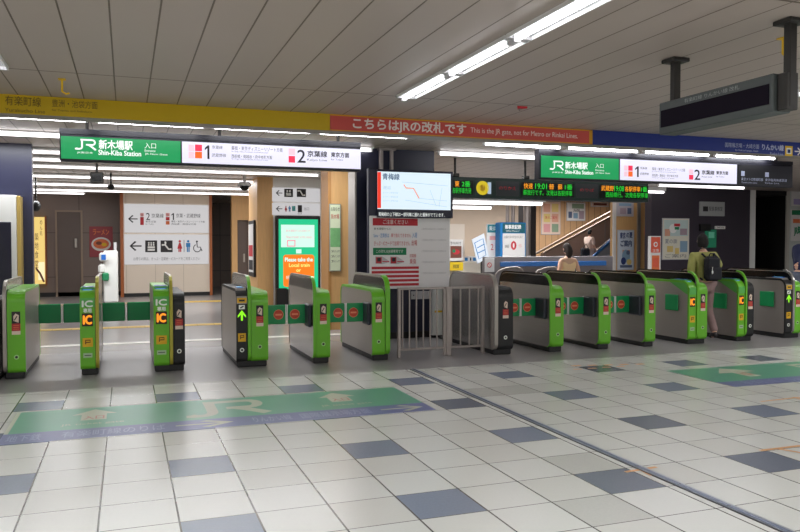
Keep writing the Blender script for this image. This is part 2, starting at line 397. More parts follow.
for k in range(4):
    x0 = 4.72 + 1.36 * k
    tube_light(x0, x0 + 1.31, 9.6, 9.6, 2.885, '%s fluorescent tube from the left in the row below the blue banner' % ORD[k], 'tubes below the blue banner')
tube_light(-4.0, -0.70, 10.87, 10.87, 2.885, 'light strip at upper left running behind the left end of the station sign', 'light strips behind the station signs', TUBE2)
tube_light(-0.66, 3.53, 10.87, 10.87, 2.885, 'light strip peeping out at the right end of the left station sign', 'light strips behind the station signs', TUBE2)
tube_light(4.58, 11.0, 10.9, 10.9, 2.885, 'light strip running behind the left end of the right station sign', 'light strips behind the station signs', TUBE2)
for k, (Y, xe) in enumerate(((12.6, 3.1), (13.7, 3.35), (14.9, 3.7), (17.0, 4.1), (19.2, 4.6), (21.2, 5.0))):
    tube_light(-4.6, xe, Y, Y, 2.86, '%s of the long light strips beneath the left station sign, counted from the top' % ORD[k], 'long light strips in the left concourse', TUBER, 'fluorescent_light_strip', r=0.02)
tube_light(-4.6, PX(86, 194, 22.4), 22.4, 22.4, 2.86, 'short lowest light strip above the brown wall at left', 'long light strips in the left concourse', TUBER, 'fluorescent_light_strip', r=0.02)
for k, (p0, p1, y, Y) in enumerate(((451, 585, 197.8, 16.0), (451, 543, 202.6, 17.1), (451, 492, 207.4, 19.2))):
    z = PZ((p0 + p1) / 2, y, Y)
    tube_light(PX(p0, y, Y), PX(p1, y, Y), Y, Y, z, '%s of the three stacked light strips below the departure board' % ('top', 'middle', 'lowest')[k].replace('top', 'uppermost'), 'light strips below the departure board', TUBER, 'fluorescent_light_strip', 0.3, 0.055)
tube_light(PX(657, 188, 14.6), PX(745, 190, 14.6), 14.6, 14.6, 2.86, 'light strip in front of the dark wall below the right station sign', 'light strips at right', TUBER, 'fluorescent_light_strip', r=0.03)
tube_light(PX(597, 191, 16.5), PX(648, 194, 16.5), 16.5, 16.5, 2.86, 'light strip half hidden behind the right end of the departure board', 'light strips at right', TUBER, 'fluorescent_light_strip', r=0.03)
tube_light(PX(640, 194, 15.8), PX(665, 198, 15.8), 15.8, 15.8, 2.80, 'short light strip beside the right end of the departure board', 'light strips at right', TUBER, 'fluorescent_light_strip', r=0.03)
# troughs in the hall ceiling, running away from the camera
TROUGH = mat('glowing_trough_tray', (240, 240, 242), 0.4, emit=0.18)  # weak glow of its own stands in for tube light on the tray
def trough(xc, y0, y1, label):
    t = thing('trough_light', (xc, (y0 + y1) / 2, CEIL), label, 'ceiling light', 'trough lights in the hall ceiling')
    b = MB(); W = 0.088
    b.box(xc - W, xc + W, y0, y1, CEIL - 0.008, CEIL, TROUGH)
    b.box(xc - W - .012, xc - W, y0, y1, CEIL - 0.03, CEIL, BATTEN); b.box(xc + W, xc + W + .012, y0, y1, CEIL - 0.03, CEIL, BATTEN)
    b.box(xc - W, xc + W, y0, y0 + .03, CEIL - 0.032, CEIL, P_GREY); b.box(xc - W, xc + W, y1 - .03, y1, CEIL - 0.032, CEIL, P_GREY)
    b.build('reflector', t)
    e = MB(); e.tube([(xc - .035, y0 + .05, CEIL - .035), (xc - .035, y1 - .05, CEIL - .035)], 0.018, TUBE, 10); e.build('tube', t)
    s = MB(); s.box(xc - .06, xc - .01, y0 + .02, y0 + .05, CEIL - .06, CEIL - .01, P_GREY); s.box(xc - .06, xc - .01, y1 - .05, y1 - .02, CEIL - .06, CEIL - .01, P_GREY); s.build('lamp_holder', t)
for y0, y1, l in ((5.88, 7.0, 'far'), (4.75, 5.86, 'middle'), (3.6, 4.73, 'nearest')):
    trough(2.61, y0, y1, '%s trough light of the bright diagonal row at top centre' % l)
trough(-1.0, 5.88, 7.0, 'trough light cut off by the left edge of the picture')
trough(6.1, 4.4, 5.52, 'trough light at the right edge beyond the hanging display')
# hall rows go on out of the frame; the concourse lamps are added fill
def lamp(name, loc, sx, sy, e, rot=(0, 0, 0), col=(.97, .99, 1)):
    l = bpy.data.lights.new(name, 'AREA'); l.shape = 'RECTANGLE'; l.size = sx; l.size_y = sy; l.energy = e; l.color = col
    o = bpy.data.objects.new(name, l); COL.objects.link(o); o.location = loc; o.rotation_euler = rot
    WORLD[o.name] = tuple(loc)
    o['label'] = 'ceiling lamp row in the hall, added fill lamp in the concourse'; o['category'] = 'lamp'
    return o
for x in (-4.6, -1.0, 2.68, 6.3, 9.9, 13.5):
    lamp('hall_lamp', (x, -.2 if x in (2.68,) else 0.6, CEIL - .02), 0.2, 4.4, 94)
for x in (-4.6, 9.9, 13.5): lamp('hall_lamp', (x, 5.4, CEIL - .02), 0.2, 3.4, 80)
lamp('concourse_fill_lamp', (7.5, 13.0, CEIL - .02), 4.0, 0.2, 190); lamp('concourse_fill_lamp', (7.5, 20.0, CEIL - .02), 5.0, 0.2, 120)  # added fill lamps that brighten the concourse behind the right gates
lamp('concourse_fill_lamp', (12.5, 19.8, CEIL - .02), 4.0, 0.2, 150); lamp('concourse_fill_lamp', (14.0, 10.9, CEIL - .02), 3.0, 0.2, 60)  # more added fill, for the dim far right

lamp('concourse_fill_lamp', (0.5, 18.1, CEIL - .02), 6.0, 0.1, 200); lamp('concourse_fill_lamp', (0.5, 11.7, CEIL - .02), 6.0, 0.1, 130)  # added fill between the tube rows of the left concourse
# small ceiling fittings
t = thing('sprinkler_marker', atz(520, 107, CEIL), 'small red triangular marker on the ceiling near the diagonal light row', 'ceiling marker')
c = atz(520, 107, CEIL); b = MB(); b.prism([(c[0] - .06, c[1] - .05), (c[0] + .06, c[1] - .05), (c[0], c[1] + .05)], CEIL - .02, CEIL, R_INK, 'z'); b.build('marker_plate', t); b = MB(); b.ball((c[0], c[1], CEIL - .03), .018, STEEL); b.build('sprinkler_head', t)
for (x, y, l) in ((62, 87, 'small yellow hook hanging above the yellow banner'), (783, 44, 'small yellow hook beside the right pole of the hanging display')):
    c = atz(x, y - 8 if x < 100 else y - 6, CEIL); t = thing('ceiling_hook', c, l, 'hook')
    b = MB(); b.box(c[0] - .03, c[0] + .03, c[1] - .03, c[1] + .03, CEIL - .008, CEIL, Y_INK); b.build('hook_plate', t)
    b = MB(); b.tube([(c[0], c[1], CEIL), (c[0], c[1], CEIL - .11), (c[0] + .03, c[1], CEIL - .13), (c[0] + .06, c[1], CEIL - .12)], .009, Y_INK, 8); b.build('hook_rod', t)

# ------------------------------------------------------------------ station name signs
YS = 9.7
def sign_frame(t, px0, px1, ytl, ybl, ytr, ybr, hang):
    X0, X1 = PX(px0, (ytl + ybl) / 2, YS), PX(px1, (ytr + ybr) / 2, YS)
    Z1 = (PZ(px0, ytl, YS) + PZ(px1, ytr, YS)) / 2; Z0 = (PZ(px0, ybl, YS) + PZ(px1, ybr, YS)) / 2
    return X0, X1, Z0, Z1
def station_sign(label, px0, px1, ytl, ybl, ytr, ybr, green, white, black=None):
    X0, X1, Z0, Z1 = sign_frame(None, px0, px1, ytl, ybl, ytr, ybr, None)
    t = thing('station_sign', ((X0 + X1) / 2, YS, Z0), label, 'sign')
    fr = MB(); fr.box(X0, X1, YS, YS + .14, Z0 - .03, Z1 + .03, DARKF, .01); fr.box(X0, X1, YS + .005, YS + .13, Z1 + .03, Z1 + .095, DARKF); fr.build('frame', t)
    for x in (X0 + .3, X1 - .3, (X0 + X1) / 2):
        h = MB(); h.tube([(x, YS + .07, Z1 + .09), (x, YS + .07, CEIL)], .02, DARK); h.build('hanger', t)
    out = []
    for nm, px, m in (('name_panel', green, E_GREEN), ('platform_panel', white, E_WHITE), ('transfer_panel', black, E_BLACKP)):
        if not px: continue
        a0 = PX(px[0], (ytl + ybl) / 2 + (px[0] - px0) * (ytr - ytl) / (px1 - px0), YS); a1 = PX(px[1], (ytl + ybl) / 2 + (px[1] - px0) * (ytr - ytl) / (px1 - px0), YS)
        p = MB(); p.box(a0, a1, YS - .008, YS + .02, Z0, Z1, m); o = p.build(nm, t); out.append((o, Art('front', YS - .008)))
    return t, out
DARKF = mat('sign_dark_frame', (30, 30, 42), 0.4, noise=0.05)
t, ps = station_sign('illuminated green and white station sign hanging over the left ticket gates', 59.5, 361, 136, 158, 149.5, 169.5, (61, 180.5), (182, 360.5))
o, a = ps[0]
a.jr(*a.b(74.5, 96.5, 139, 150), E_TXT); a.T('JR東日本', 77, 93, 151.6, 154, E_TXT); a.T('新木場駅', 99, 132.5, 140.4, 149.6, E_TXT, 1, .003); a.T('Shin-Kiba Station', 98.5, 141, 150.6, 155.6, E_TXT, 1, .002)
a.T('入口', 144.5, 156, 143, 148.6, E_TXT); a.T('Entrance', 144.7, 155.5, 149.6, 152, E_TXT); a.T('JR New Gate', 145, 167.5, 153.4, 155.6, E_TXT)
a.build('lettering', o)
o, a = ps[1]
def plat(a, s, dy):
    a.R(*s['i1'], E_PINK); a.R(*s['i2'], E_PINK); a.R(*s['r1'], E_RED); a.R(*s['o1'], E_ORG); a.T('1', *s['one'], E_INK, 1)
    a.T('京葉線', *s['k1'], E_INKG); a.T('武蔵野線', *s['k2'], E_INKG); a.T('蘇我・東京ディズニーリゾート方面', *s['l1'], E_INKG); a.T('西船橋・南越谷・府中本町方面', *s['l2'], E_INKG)
    for q in s['sm']: a.T('for Soga, Nishi-Funabashi, Fuchuhommachi', *q, E_INKG)
    a.R(*s['i3'], E_PINK); a.R(*s['r2'], E_RED); a.T('2', *s['two'], E_INK, 1, .002); a.T('京葉線', *s['k3'], E_INKG, 1, .002); a.T('Keiyo Line', *s['k4'], E_INKG); a.T('東京方面', *s['t1'], E_INKG, 1, .002); a.T('for Tokyo', *s['t2'], E_INKG)
plat(a, dict(i1=(188.5, 194, 144.6, 151), i2=(188.5, 194, 151.8, 158), r1=(195, 202, 144.6, 151.2), o1=(195, 202, 151.8, 158.4), one=(204.8, 209.4, 145.4, 159), k1=(212, 222.5, 145.6, 149), k2=(212, 226, 153.6, 157), l1=(231.5, 282.5, 147, 151), l2=(231.5, 272, 155, 158.6),
    sm=((231.5, 268, 151.6, 152.9), (231.5, 268, 159, 160.3)), i3=(288.6, 295, 148.5, 155), r2=(288.6, 295, 156, 162.6), two=(297.4, 305.4, 150, 162.6), k3=(307.5, 327, 151, 157), k4=(307, 327, 159, 161.6), t1=(331, 349, 152.6, 157.4), t2=(331, 343, 158.8, 161)), 0)
a.build('lettering', o)
t, ps = station_sign('illuminated green, white and black station sign hanging over the right ticket gates', 539, 793, 156, 176.6, 166.6, 186.4, (541, 618.5), (620, 736.5), (738, 792))
o, a = ps[0]
a.jr(*a.b(549.5, 563.8, 160.6, 170), E_TXT); a.T('JR東日本', 552, 563, 171.6, 173.4, E_TXT); a.T('新木場駅', 565.2, 587.4, 162.2, 169, E_TXT, 1, .003); a.T('Shin-Kiba Station', 565, 593, 170.4, 174.2, E_TXT, 1, .002)
a.T('入口', 595.3, 603.4, 163.6, 168, E_TXT); a.T('Entrance', 595.4, 604, 169.4, 171.2, E_TXT); a.T('JR New Gate', 595.4, 610, 172.4, 174.2, E_TXT)
a.build('lettering', o)
o, a = ps[1]
plat(a, dict(i1=(624, 627.6, 165.4, 170.6), i2=(624, 627.6, 171.4, 176.4), r1=(628.2, 632.6, 165.6, 170.8), o1=(628.2, 632.6, 171.4, 176.6), one=(635, 638.6, 166.4, 177), k1=(640, 647, 167, 169.4), k2=(640, 648.6, 172.6, 175), l1=(652, 685, 168, 171), l2=(652, 678, 174.4, 177),
    sm=((652, 676, 171.6, 172.6), (652, 674, 177.6, 178.6)), i3=(689, 693.2, 169.4, 174), r2=(689, 693.2, 174.8, 179.6), two=(694.4, 700, 169.8, 179.8), k3=(701.7, 714.2, 170.4, 174.6), k4=(701.7, 712, 176, 178), t1=(716.2, 728, 171.2, 174.6), t2=(716.2, 724, 176, 177.8)), 0)
a.build('lettering', o)
o, a = ps[2]
a.R(741, 744.6, 171, 176, P_BTXT); a.R(765, 768.8, 172.4, 177, P_BTXT); a.T('東京メトロ有楽町線', 741, 762.8, 177.8, 180.8, P_BTXT); a.T('東京臨海高速鉄道', 765, 786.8, 178.8, 181.6, P_BTXT); a.T('Yurakucho Line', 741, 757, 181.8, 183.4, P_BTXT); a.T('Rinkai Line', 765, 779, 182.4, 184, P_BTXT)
a.build('lettering', o)

# ------------------------------------------------------------------ hanging display turned off, seen from its end
t = thing('hanging_display', (4.03, 4.38, 2.34), 'dark unlit scrolling display hanging from two dark ceiling poles at upper right', 'display')
b = MB(); X, Y0, Y1, Z0, Z1 = 4.03, 3.86, 4.995, 2.338, 2.592
HG = mat('display_grey_case', (76, 82, 82), 0.5); HB = mat('display_black_screen', (26, 20, 32), 0.7, spec=0.1)
b.box(X, X + .16, Y0, Y1, Z0, Z1, HG, .008); b.build('case', t)
b = MB(); b.box(X + .03, X + .13, Y0 - .085, Y0 - .002, Z0 + .005, Z1 - .005, DARK, .006); b.build('end_bracket', t)
b = MB(); b.box(X - .006, X + .01, Y0 + .03, Y1 - .03, Z0 + .055, Z1 - .065, HB); b.build('screen', t)
a = Art('left', X - .001); a.text('有楽町線 りんかい線 改札', -4.7, -4.15, Z1 - .05, Z1 - .018, mat('faint_case_letters', (150, 156, 154), .5)); a.build('lettering', t)
for y in (4.90, 3.80):
    b = MB(); b.box(X + .05, X + .11, y - .03, y + .03, Z1 - (.0 if y > 4 else .23), CEIL, DARK, .006); o = b.build('pole', t)
    b = MB(); b.box(X + .0, X + .16, y - .075, y + .075, CEIL - .03, CEIL, DARK, .006); b.build('ceiling_flange', o)

# ------------------------------------------------------------------ floor decals
DG = mat('decal_green', (88, 162, 132), 0.3, noise=0.06, nscale=5); DB = mat('decal_blue', (98, 106, 158), 0.3, noise=0.06, nscale=5); DT = mat('decal_faded_white', (186, 190, 168), 0.35); DTB = mat('decal_pale_blue', (150, 158, 192), 0.35); DR = mat('decal_faded_red', (188, 130, 112), 0.35)
def floor_decal(x0, x1, y0, ym, y1, label, wide=True):
    t = thing('floor_decal', ((x0 + x1) / 2, (y0 + y1) / 2, 0), label, 'floor sign')
    b = MB(); b.box(x0, x1, ym, y1, 0, .0012, DG); b.build('green_field', t); b = MB(); b.box(x0, x1, y0, ym, 0, .0012, DB); o2 = b.build('blue_field', t)
    return t, Art('floor', .0012, .0004)
def up_arrow(a, xc, y, s):
    a.g('arrow'); a.poly([(xc - .09 * s, y), (xc + .09 * s, y), (xc + .09 * s, y + .3 * s), (xc + .3 * s, y + .3 * s), (xc, y + .62 * s), (xc - .3 * s, y + .3 * s), (xc - .09 * s, y + .3 * s)], DT)
    a.g(); a.text('入口', xc - .075 * s, xc + .075 * s, y + .1 * s, y + .28 * s, DR, 1, .004)
t, a = floor_decal(-.9, 2.56, 6.1, 6.42, 7.22, 'faded green floor sticker with blue lower band in front of the left gates')
for xc in (-.27, 1.88):
    a.g('arrow'); a.poly([(xc - .1, 6.72), (xc + .1, 6.72), (xc + .1, 6.94), (xc + .18, 6.94), (xc, 7.14), (xc - .18, 6.94), (xc - .1, 6.94)], DT); a.g()
    a.text('入口', xc - .08, xc + .08, 6.75, 6.88, DR, 1, .003); a.text('JR ticket gate', xc - .24, xc + .24, 6.54, 6.62, DT, 1)
a.jr(.45, 1.17, 6.5, 7.12, DT)
a.rect(-.9, -.87, 6.42, 7.22, DT)
a.text('地下鉄', -.86, -.62, 6.16, 6.36, DTB); a.text('有楽町線のりば', -.48, .28, 6.17, 6.36, DTB); a.arrow(.36, .82, 6.14, 6.38, DT, 'right')
a.text('りんかい線', .98, 1.3, 6.17, 6.36, DTB); a.text('国際展示場方面', 1.38, 2.0, 6.17, 6.36, DTB); a.arrow(2.1, 2.5, 6.14, 6.38, DT, 'right')
a.build('lettering', t)
t, a = floor_decal(5.86, 9.3, 6.04, 6.3, 7.09, 'green floor sticker with dark blue lower band in front of the right gates')
up_arrow(a, 6.55, 6.45, .9); a.jr(7.3, 8.0, 6.5, 6.95, DT); up_arrow(a, 8.7, 6.45, .9)
a.text('有楽町線・りんかい線のりば', 6.1, 7.6, 6.08, 6.26, DTB); a.arrow(7.8, 8.3, 6.08, 6.26, DTB, 'right')
a.build('lettering', t)
# worn orange marks on the floor
OM = mat('worn_orange_mark', (204, 150, 96), 0.5)
for pts, l in ((((630, 467), (655, 471), (644, 478), (640, 462)), 'small worn orange cross mark on the white tiles near the metal joint'),):
    c = atz(642, 470, 0); t = thing('floor_mark', c, l, 'floor mark'); a = Art('floor', 0, .001); a.g('paint'); a.line([(c[0] - .13, c[1]), (c[0] + .13, c[1] + .02)], .03, OM); a.line([(c[0] - .02, c[1] - .12), (c[0] + .01, c[1] + .12)], .03, OM, 1); a.build('paint', t)
c = atz(790, 447, 0); t = thing('floor_mark', c, 'orange painted corner line on the tiles at the right edge', 'floor mark'); a = Art('floor', 0, .001); a.g('paint'); a.line([(c[0] - .28, c[1]), (c[0] + .5, c[1])], .035, OM); a.line([(c[0] - .13, c[1] + .0), (c[0] + .1, c[1] - .45)], .03, OM, 1); a.build('paint', t)
c = atz(785, 398, 0); t = thing('floor_mark', c, 'thin orange painted line below the right green floor sticker', 'floor mark'); a = Art('floor', 0, .001); a.g('paint'); a.line([(c[0] - .35, c[1] - .05), (c[0] + .6, c[1])], .03, OM); a.line([(c[0] + .1, c[1]), (c[0] + .05, c[1] - .3)], .03, OM, 1); a.build('paint', t)
c = atz(612, 365, 0); t = thing('floor_mark', c, 'row of faded orange dashes on the tiles before the right gates', 'floor mark'); a = Art('floor', 0, .001); a.g('paint')
for k in range(5): a.line([(c[0] - .5 + .2 * k, c[1] + .1 - .04 * k), (c[0] - .38 + .2 * k, c[1] + .1 - .04 * k)], .07, OM)
for k in range(4): a.line([(c[0] - .62 + .2 * k, c[1] - .12), (c[0] - .52 + .2 * k, c[1] - .14)], .05, OM, 1)
a.build('paint', t)
# ================================================================== TICKET GATES
def outline(L, h, z0, rt, rb, n=6, d=0.0):
    "rounded (y,z) outline from the front foot up over the top to the rear foot"
    L0, L1 = d, L - d; top = h - d; rt = max(rt - d, .005); rb2 = max(rb - d * .5, .004); P = []
    for k in range(n + 1):
        a = math.pi / 2 * k / n; P.append((L0 + rb2 - rb2 * math.sin(a), z0 + rb2 - rb2 * math.cos(a)))
    for k in range(n + 1):
        a = math.pi / 2 * k / n; P.append((L0 + rt - rt * math.cos(a), top - rt + rt * math.sin(a)))
    for k in range(n + 1):
        a = math.pi / 2 * k / n; P.append((L1 - rt + rt * math.sin(a), top - rt + rt * math.cos(a)))
    for k in range(n + 1):
        a = math.pi / 2 * k / n; P.append((L1 - rb2 + rb2 * math.cos(a), z0 + rb2 - rb2 * math.sin(a)))
    return P
def shift(P, y): return [(a + y, b) for a, b in P]
STK_R = mat('sticker_red', (176, 40, 48), 0.5); STK_B = mat('sticker_black', (34, 26, 26), 0.5); STK_P = mat('sticker_pale', (226, 204, 186), 0.5)
ICL = em('ic_orange', (255, 150, 30), 1.15); ICB = mat('ic_panel_black', (48, 24, 12), 0.4); DSP = em('reader_blue', (120, 190, 240), 0.95); DSPF = mat('reader_blue_frame', (44, 96, 190), 0.3)
ARW = em('arrow_green', (150, 255, 30), 1.0); NOE = mat('no_entry_red', (206, 70, 44), 0.5); SIGR = mat('no_entry_ring', (240, 150, 110), .5); GLABEL = mat('gate_white_letters', (240, 246, 236), .5); BADGE = mat('gate_yellow_badge', (226, 176, 24), .45); BADK = mat('badge_dark', (92, 62, 10), .5)
LEN = 1.5
def cabinet(t, x0, x1, Yf, h, col, top_unit):
    "one body of the gate: steel core with a coloured shell over front, top and rear"
    c = MB(); c.prism(shift(outline(LEN, h, .07, .12, .05, d=.018), Yf), x0 + .004, x1 - .004, STEEL); c.build('cabinet', t)
    s = MB(); o = shift(outline(LEN, h, .062, .13, .06), Yf); i = shift(outline(LEN, h, .062, .13, .06, d=.03), Yf)
    s.band(o, i, x0, x1, col); s.build('shell', t)
def hood(t, x0, x1, Yf, h, rim, window):
    "tall guard plate rising above the bodies"
    g = MB(); g.prism(shift(outline(LEN, h, .062, .2, .1, 8, .012), Yf), x0 + .008, x1 - .008, STEELD); g.build('guard_panel', t)
    if window:
        w = MB(); P = [(a, b) for a, b in shift(outline(LEN, h, .062, .2, .1, 8, .035), Yf) if b > h - .19]
        w.prism(P, x0 + .004, x1 - .004, SMOKE); w.build('guard_window', t)
    o, i = shift(outline(LEN, h, .062, .2, .1, 8), Yf), shift(outline(LEN, h, .062, .2, .1, 8, .022), Yf)
    r = MB(); r.band(o[:18], i[:18], x0, x1, rim); r.build('guard_rim', t)
    r = MB(); r.band(o[17:], i[17:], x0 + .003, x1 - .003, SMOKE if window == 2 else STEEL); r.build('guard_top_edge', t)
def sticker(t, xc, Yf, z=.61, w=.085, h=.25):
    a = Art('front', Yf); a.g('caution_sticker')
    a.rect(xc - w / 2, xc + w / 2, z - h / 2, z + h / 2, STK_B); a.rect(xc - w / 2, xc + w / 2, z - h * .34, z - h * .02, STK_R, 1); a.rect(xc - w / 2, xc + w / 2, z - h / 2, z - h * .34, STK_P, 1)
    a.poly([(xc - w * .28, z + h * .1), (xc + w * .3, z + h * .02), (xc + w * .34, z + h * .34), (xc - w * .05, z + h * .42), (xc - w * .3, z + h * .3)], STK_P, 1)
    a.line([(xc - w * .2, z + h * .12), (xc + w * .12, z + h * .3)], w * .12, STK_B, 2)
    for k in range(3): a.line([(xc - w * .34, z - h * (.1 + .08 * k)), (xc + w * .34, z - h * (.1 + .08 * k))], h * .022, O_INK, 2)
    a.build('', t)
def round_mark(t, xc, Yf, z, col):
    a = Art('front', Yf); a.g('round_mark'); a.disc(xc, z, .026, col); a.disc(xc, z, .014, K_INK, 1); a.build('', t)
def reader_front(t, x0, x1, Yf, h, letters=True, side=None):
    xc = (x0 + x1) / 2; w = x1 - x0
    # sloping reader head with blue display
    b = MB(); b.prism(shift([(-.006, h - .2), (-.006, h - .11), (.1, h + .012), (.42, h + .012), (.42, h - .03), (.05, h - .2)], Yf), x0 + .003, x1 - .003, GREEND); o = b.build('card_reader', t)
    d = MB(); k0, k1 = .22, .86
    P = lambda f, e: (Yf - .006 + .106 * f - e, h - .11 + .122 * f + e)
    q = [P(k0, .002), P(k1, .002)]; q2 = [P(.32, .004), P(.78, .004)]
    d.add([(x0 + .02, *q[0]), (x1 - .02, *q[0]), (x1 - .02, *q[1]), (x0 + .02, *q[1])], [(0, 1, 2, 3)], DSPF)
    d.add([(x0 + .035, *q2[0]), (x1 - .035, *q2[0]), (x1 - .035, *q2[1]), (x0 + .035, *q2[1])], [(0, 1, 2, 3)], DSP); d.build('display', o)
    p = MB(); p.box(x0 + .02, x1 - .02, Yf + .14, Yf + .34, h + .012, h + .018, DSPF, .004); p.build('touch_pad', o)
    a = Art('front', Yf - .006)
    if letters:
        a.text('IC', xc - w * .34, xc + w * .34, h - .198, h - .13, GLABEL, 0, .004); a.text('専用', xc - w * .26, xc + w * .26, h - .262, h - .215, GLABEL, 0, .002)
    a.build('', t)
    a = Art('front', Yf); a.g('ic_light'); a.rect(xc - w * .36, xc + w * .36, .55, .695, ICB)
    a.text('IC', xc - w * .27, xc + w * .27, .575, .67, ICL, 1, .006); a.build('', t)
    a = Art('front', Yf); a.g('ticket_badge'); a.rect(xc - w * .34, xc + w * .34, .32, .42, BADGE); a.line([(xc - w * .14, .35), (xc - w * .14, .395), (xc + w * .16, .395), (xc + w * .16, .37), (xc - w * .1, .37)], .012, BADK, 1); a.build('', t)
    a = Art('front', Yf); a.g('notice_label'); a.rect(xc - w * .3, xc + w * .3, .2, .25, mat('notice_grey', (170, 196, 158), .5)); a.line([(xc - w * .22, .225), (xc + w * .22, .225)], .008, K_INK, 1); a.build('', t)
def arrow_front(t, x0, x1, Yf, h):
    xc = (x0 + x1) / 2; w = x1 - x0
    b = MB(); b.prism(shift([(-.006, h - .17), (-.006, h - .1), (.09, h + .01), (.4, h + .01), (.4, h - .03), (.05, h - .17)], Yf), x0 + .003, x1 - .003, STEEL); o = b.build('ticket_unit', t)
    d = MB(); d.box(x0 + .025, x1 - .025, Yf + .12, Yf + .3, h + .01, h + .018, DSPF); d.box(x0 + .035, x1 - .035, Yf + .14, Yf + .28, h + .018, h + .02, DSP); d.build('display', o)
    a = Art('front', Yf - .006); a.g('ticket_slot'); a.rect(x0 + .008, x1 - .008, h - .16, h - .1, BADGE); a.rect(x0 + .03, x1 - .03, h - .142, h - .12, K_INK, 1); a.build('', o)
    a = Art('front', Yf); a.g('hand_mark'); a.rect(xc - .035, xc + .035, h - .235, h - .185, GLABEL); a.line([(xc - .02, h - .22), (xc + .02, h - .2)], .014, K_INK, 1); a.build('', t)
    a = Art('front', Yf); a.g('entry_arrow'); z = .56
    a.poly([(xc - .012, z), (xc + .012, z), (xc + .012, z + .08), (xc - .012, z + .08)], ARW); a.poly([(xc - .048, z + .06), (xc - .048, z + .035), (xc, z + .085), (xc, z + .125)], ARW); a.poly([(xc + .048, z + .06), (xc, z + .125), (xc, z + .085), (xc + .048, z + .035)], ARW); a.build('', t)
    a = Art('front', Yf); a.g('ticket_badge'); a.rect(xc - w * .36, xc + w * .36, .31, .41, BADGE); a.line([(xc - w * .14, .34), (xc - w * .14, .385), (xc + w * .16, .385), (xc + w * .16, .36), (xc - w * .1, .36)], .012, BADK, 1); a.build('', t)
    round_mark(t, xc, Yf, .21, GLABEL)
def flap(t, xg, xm, Y, mark, housing=False, Yf=0):
    "swing leaf from the gate side xg to the middle of the lane xm"
    z0, z1 = .475, .715
    s = 1 if xm > xg else -1
    b = MB(); b.box(xg, xm - s * .012, Y - .012, Y + .012, z0, z1, FLAP, .01); o = b.build('flap', t)
    e = MB(); e.box(xm - s * .012, xm - s * .003, Y - .014, Y + .014, z0, z1, W_INK); e.build('flap_edge', o)
    if mark:
        a = Art('front', Y - .012); xc = xm - s * .1; a.g('no_entry_mark'); a.disc(xc, (z0 + z1) / 2, .062, SIGR); a.disc(xc, (z0 + z1) / 2, .056, NOE, 1); a.rect(xc - .04, xc + .04, (z0 + z1) / 2 - .011, (z0 + z1) / 2 + .011, SIGR, 2); a.build('', o)
    if housing:
        h = MB(); x0 = xg; x1 = xg + s * .045; h.box(x0, x1, Yf + .06, Y + .03, z0 - .03, z1 + .01, mat('flap_housing_dark', (44, 48, 60), .4), .012); h.build('flap_housing', t)
    return o
def folded(t, x, Yf, s=-1):
    b = MB(); b.box(x, x + s * .02, Yf + .22, Yf + .5, .475, .715, FLAP, .008); b.build('flap', t)
def gate(Yf, left=None, hd=None, right=None, rim=GREEN, window=True, label='', flaps=(), fold=False, hh=1.07):
    "left/right = (x0, x1, kind); kind: ic_green, arrow_black, exit_green, exit_black"
    xs = [v for q in (left, hd, right) if q for v in q[:2]]
    X0, X1 = min(xs), max(xs)
    t = thing('ticket_gate', ((X0 + X1) / 2, Yf + LEN / 2, 0), label, 'ticket gate', 'ticket gates')
    p = MB(); p.box(X0 + .012, X1 - .012, Yf + .03, Yf + LEN - .03, 0, .08, PLINTH, .01); p.build('plinth', t)
    if hd: hood(t, hd[0], hd[1], Yf - .015, hh, rim, window)
    for q in (left, right):
        if not q: continue
        x0, x1, kind = q; xc = (x0 + x1) / 2
        if kind == 'ic_green': cabinet(t, x0, x1, Yf, .965, GREEN, 1); reader_front(t, x0, x1, Yf, .965)
        elif kind == 'ic_plain': cabinet(t, x0, x1, Yf, .93, GREEN, 1); reader_front(t, x0, x1, Yf, .93, False)
        elif kind == 'arrow_black': cabinet(t, x0, x1, Yf, .93, PLINTH, 1); arrow_front(t, x0, x1, Yf, .93)
        elif kind == 'exit_green': cabinet(t, x0, x1, Yf, .9, GREEN, 0); sticker(t, xc, Yf); round_mark(t, xc, Yf, .24, mat('pale_green_mark', (170, 214, 140), .5))
        elif kind == 'exit_tall': cabinet(t, x0, x1, Yf, .965, GREEN, 0); sticker(t, xc, Yf); round_mark(t, xc, Yf, .24, mat('pale_green_mark', (170, 214, 140), .5))
        elif kind == 'exit_black': cabinet(t, x0, x1, Yf, .9, PLINTH, 0); sticker(t, xc, Yf); round_mark(t, xc, Yf, .23, GLABEL)
    for f in flaps: flap(t, *f)
    if fold: folded(t, left[0] if left else hd[0], Yf)
    return t
YR = 10.34
gate(9.05, None, (-1.258, -1.222), (-1.218, -1.04, 'exit_tall'), STEEL, False, 'ticket gate at far left with a green front, caution sticker and pale steel guard', [(-1.04, -.768, YR, False)])
gate(9.04, (-.492, -.335, 'ic_green'), (-.33, -.295), None, OLIVE, False, 'narrow all-green ticket gate with orange lit IC mark, second from left', [(-.492, -.764, YR, False), (-.295, -.012, YR, False)], hh=1.1)
gate(9.0, (.285, .455, 'ic_green'), (.46, .495), (.5, .628, 'exit_black'), OLIVE, False, 'ticket gate with a green IC half at left and a black half at right', [(.285, -.008, YR, False)], hh=1.1)
gate(8.99, (1.215, 1.342, 'arrow_black'), (1.347, 1.385), (1.39, 1.59, 'exit_green'), GREEN, False, 'ticket gate with glowing green arrow on black left half, before the tall screen', [(1.59, 1.86, 9.24, True)], hh=1.09)
gate(8.97, None, (2.135, 2.172), (2.177, 2.35, 'exit_green'), GREEN, True, 'green ticket gate with steel guard between two closed no-entry flap pairs', [(2.135, 1.864, 9.24, True, True, 8.97), (2.35, 2.614, 9.22, True)])
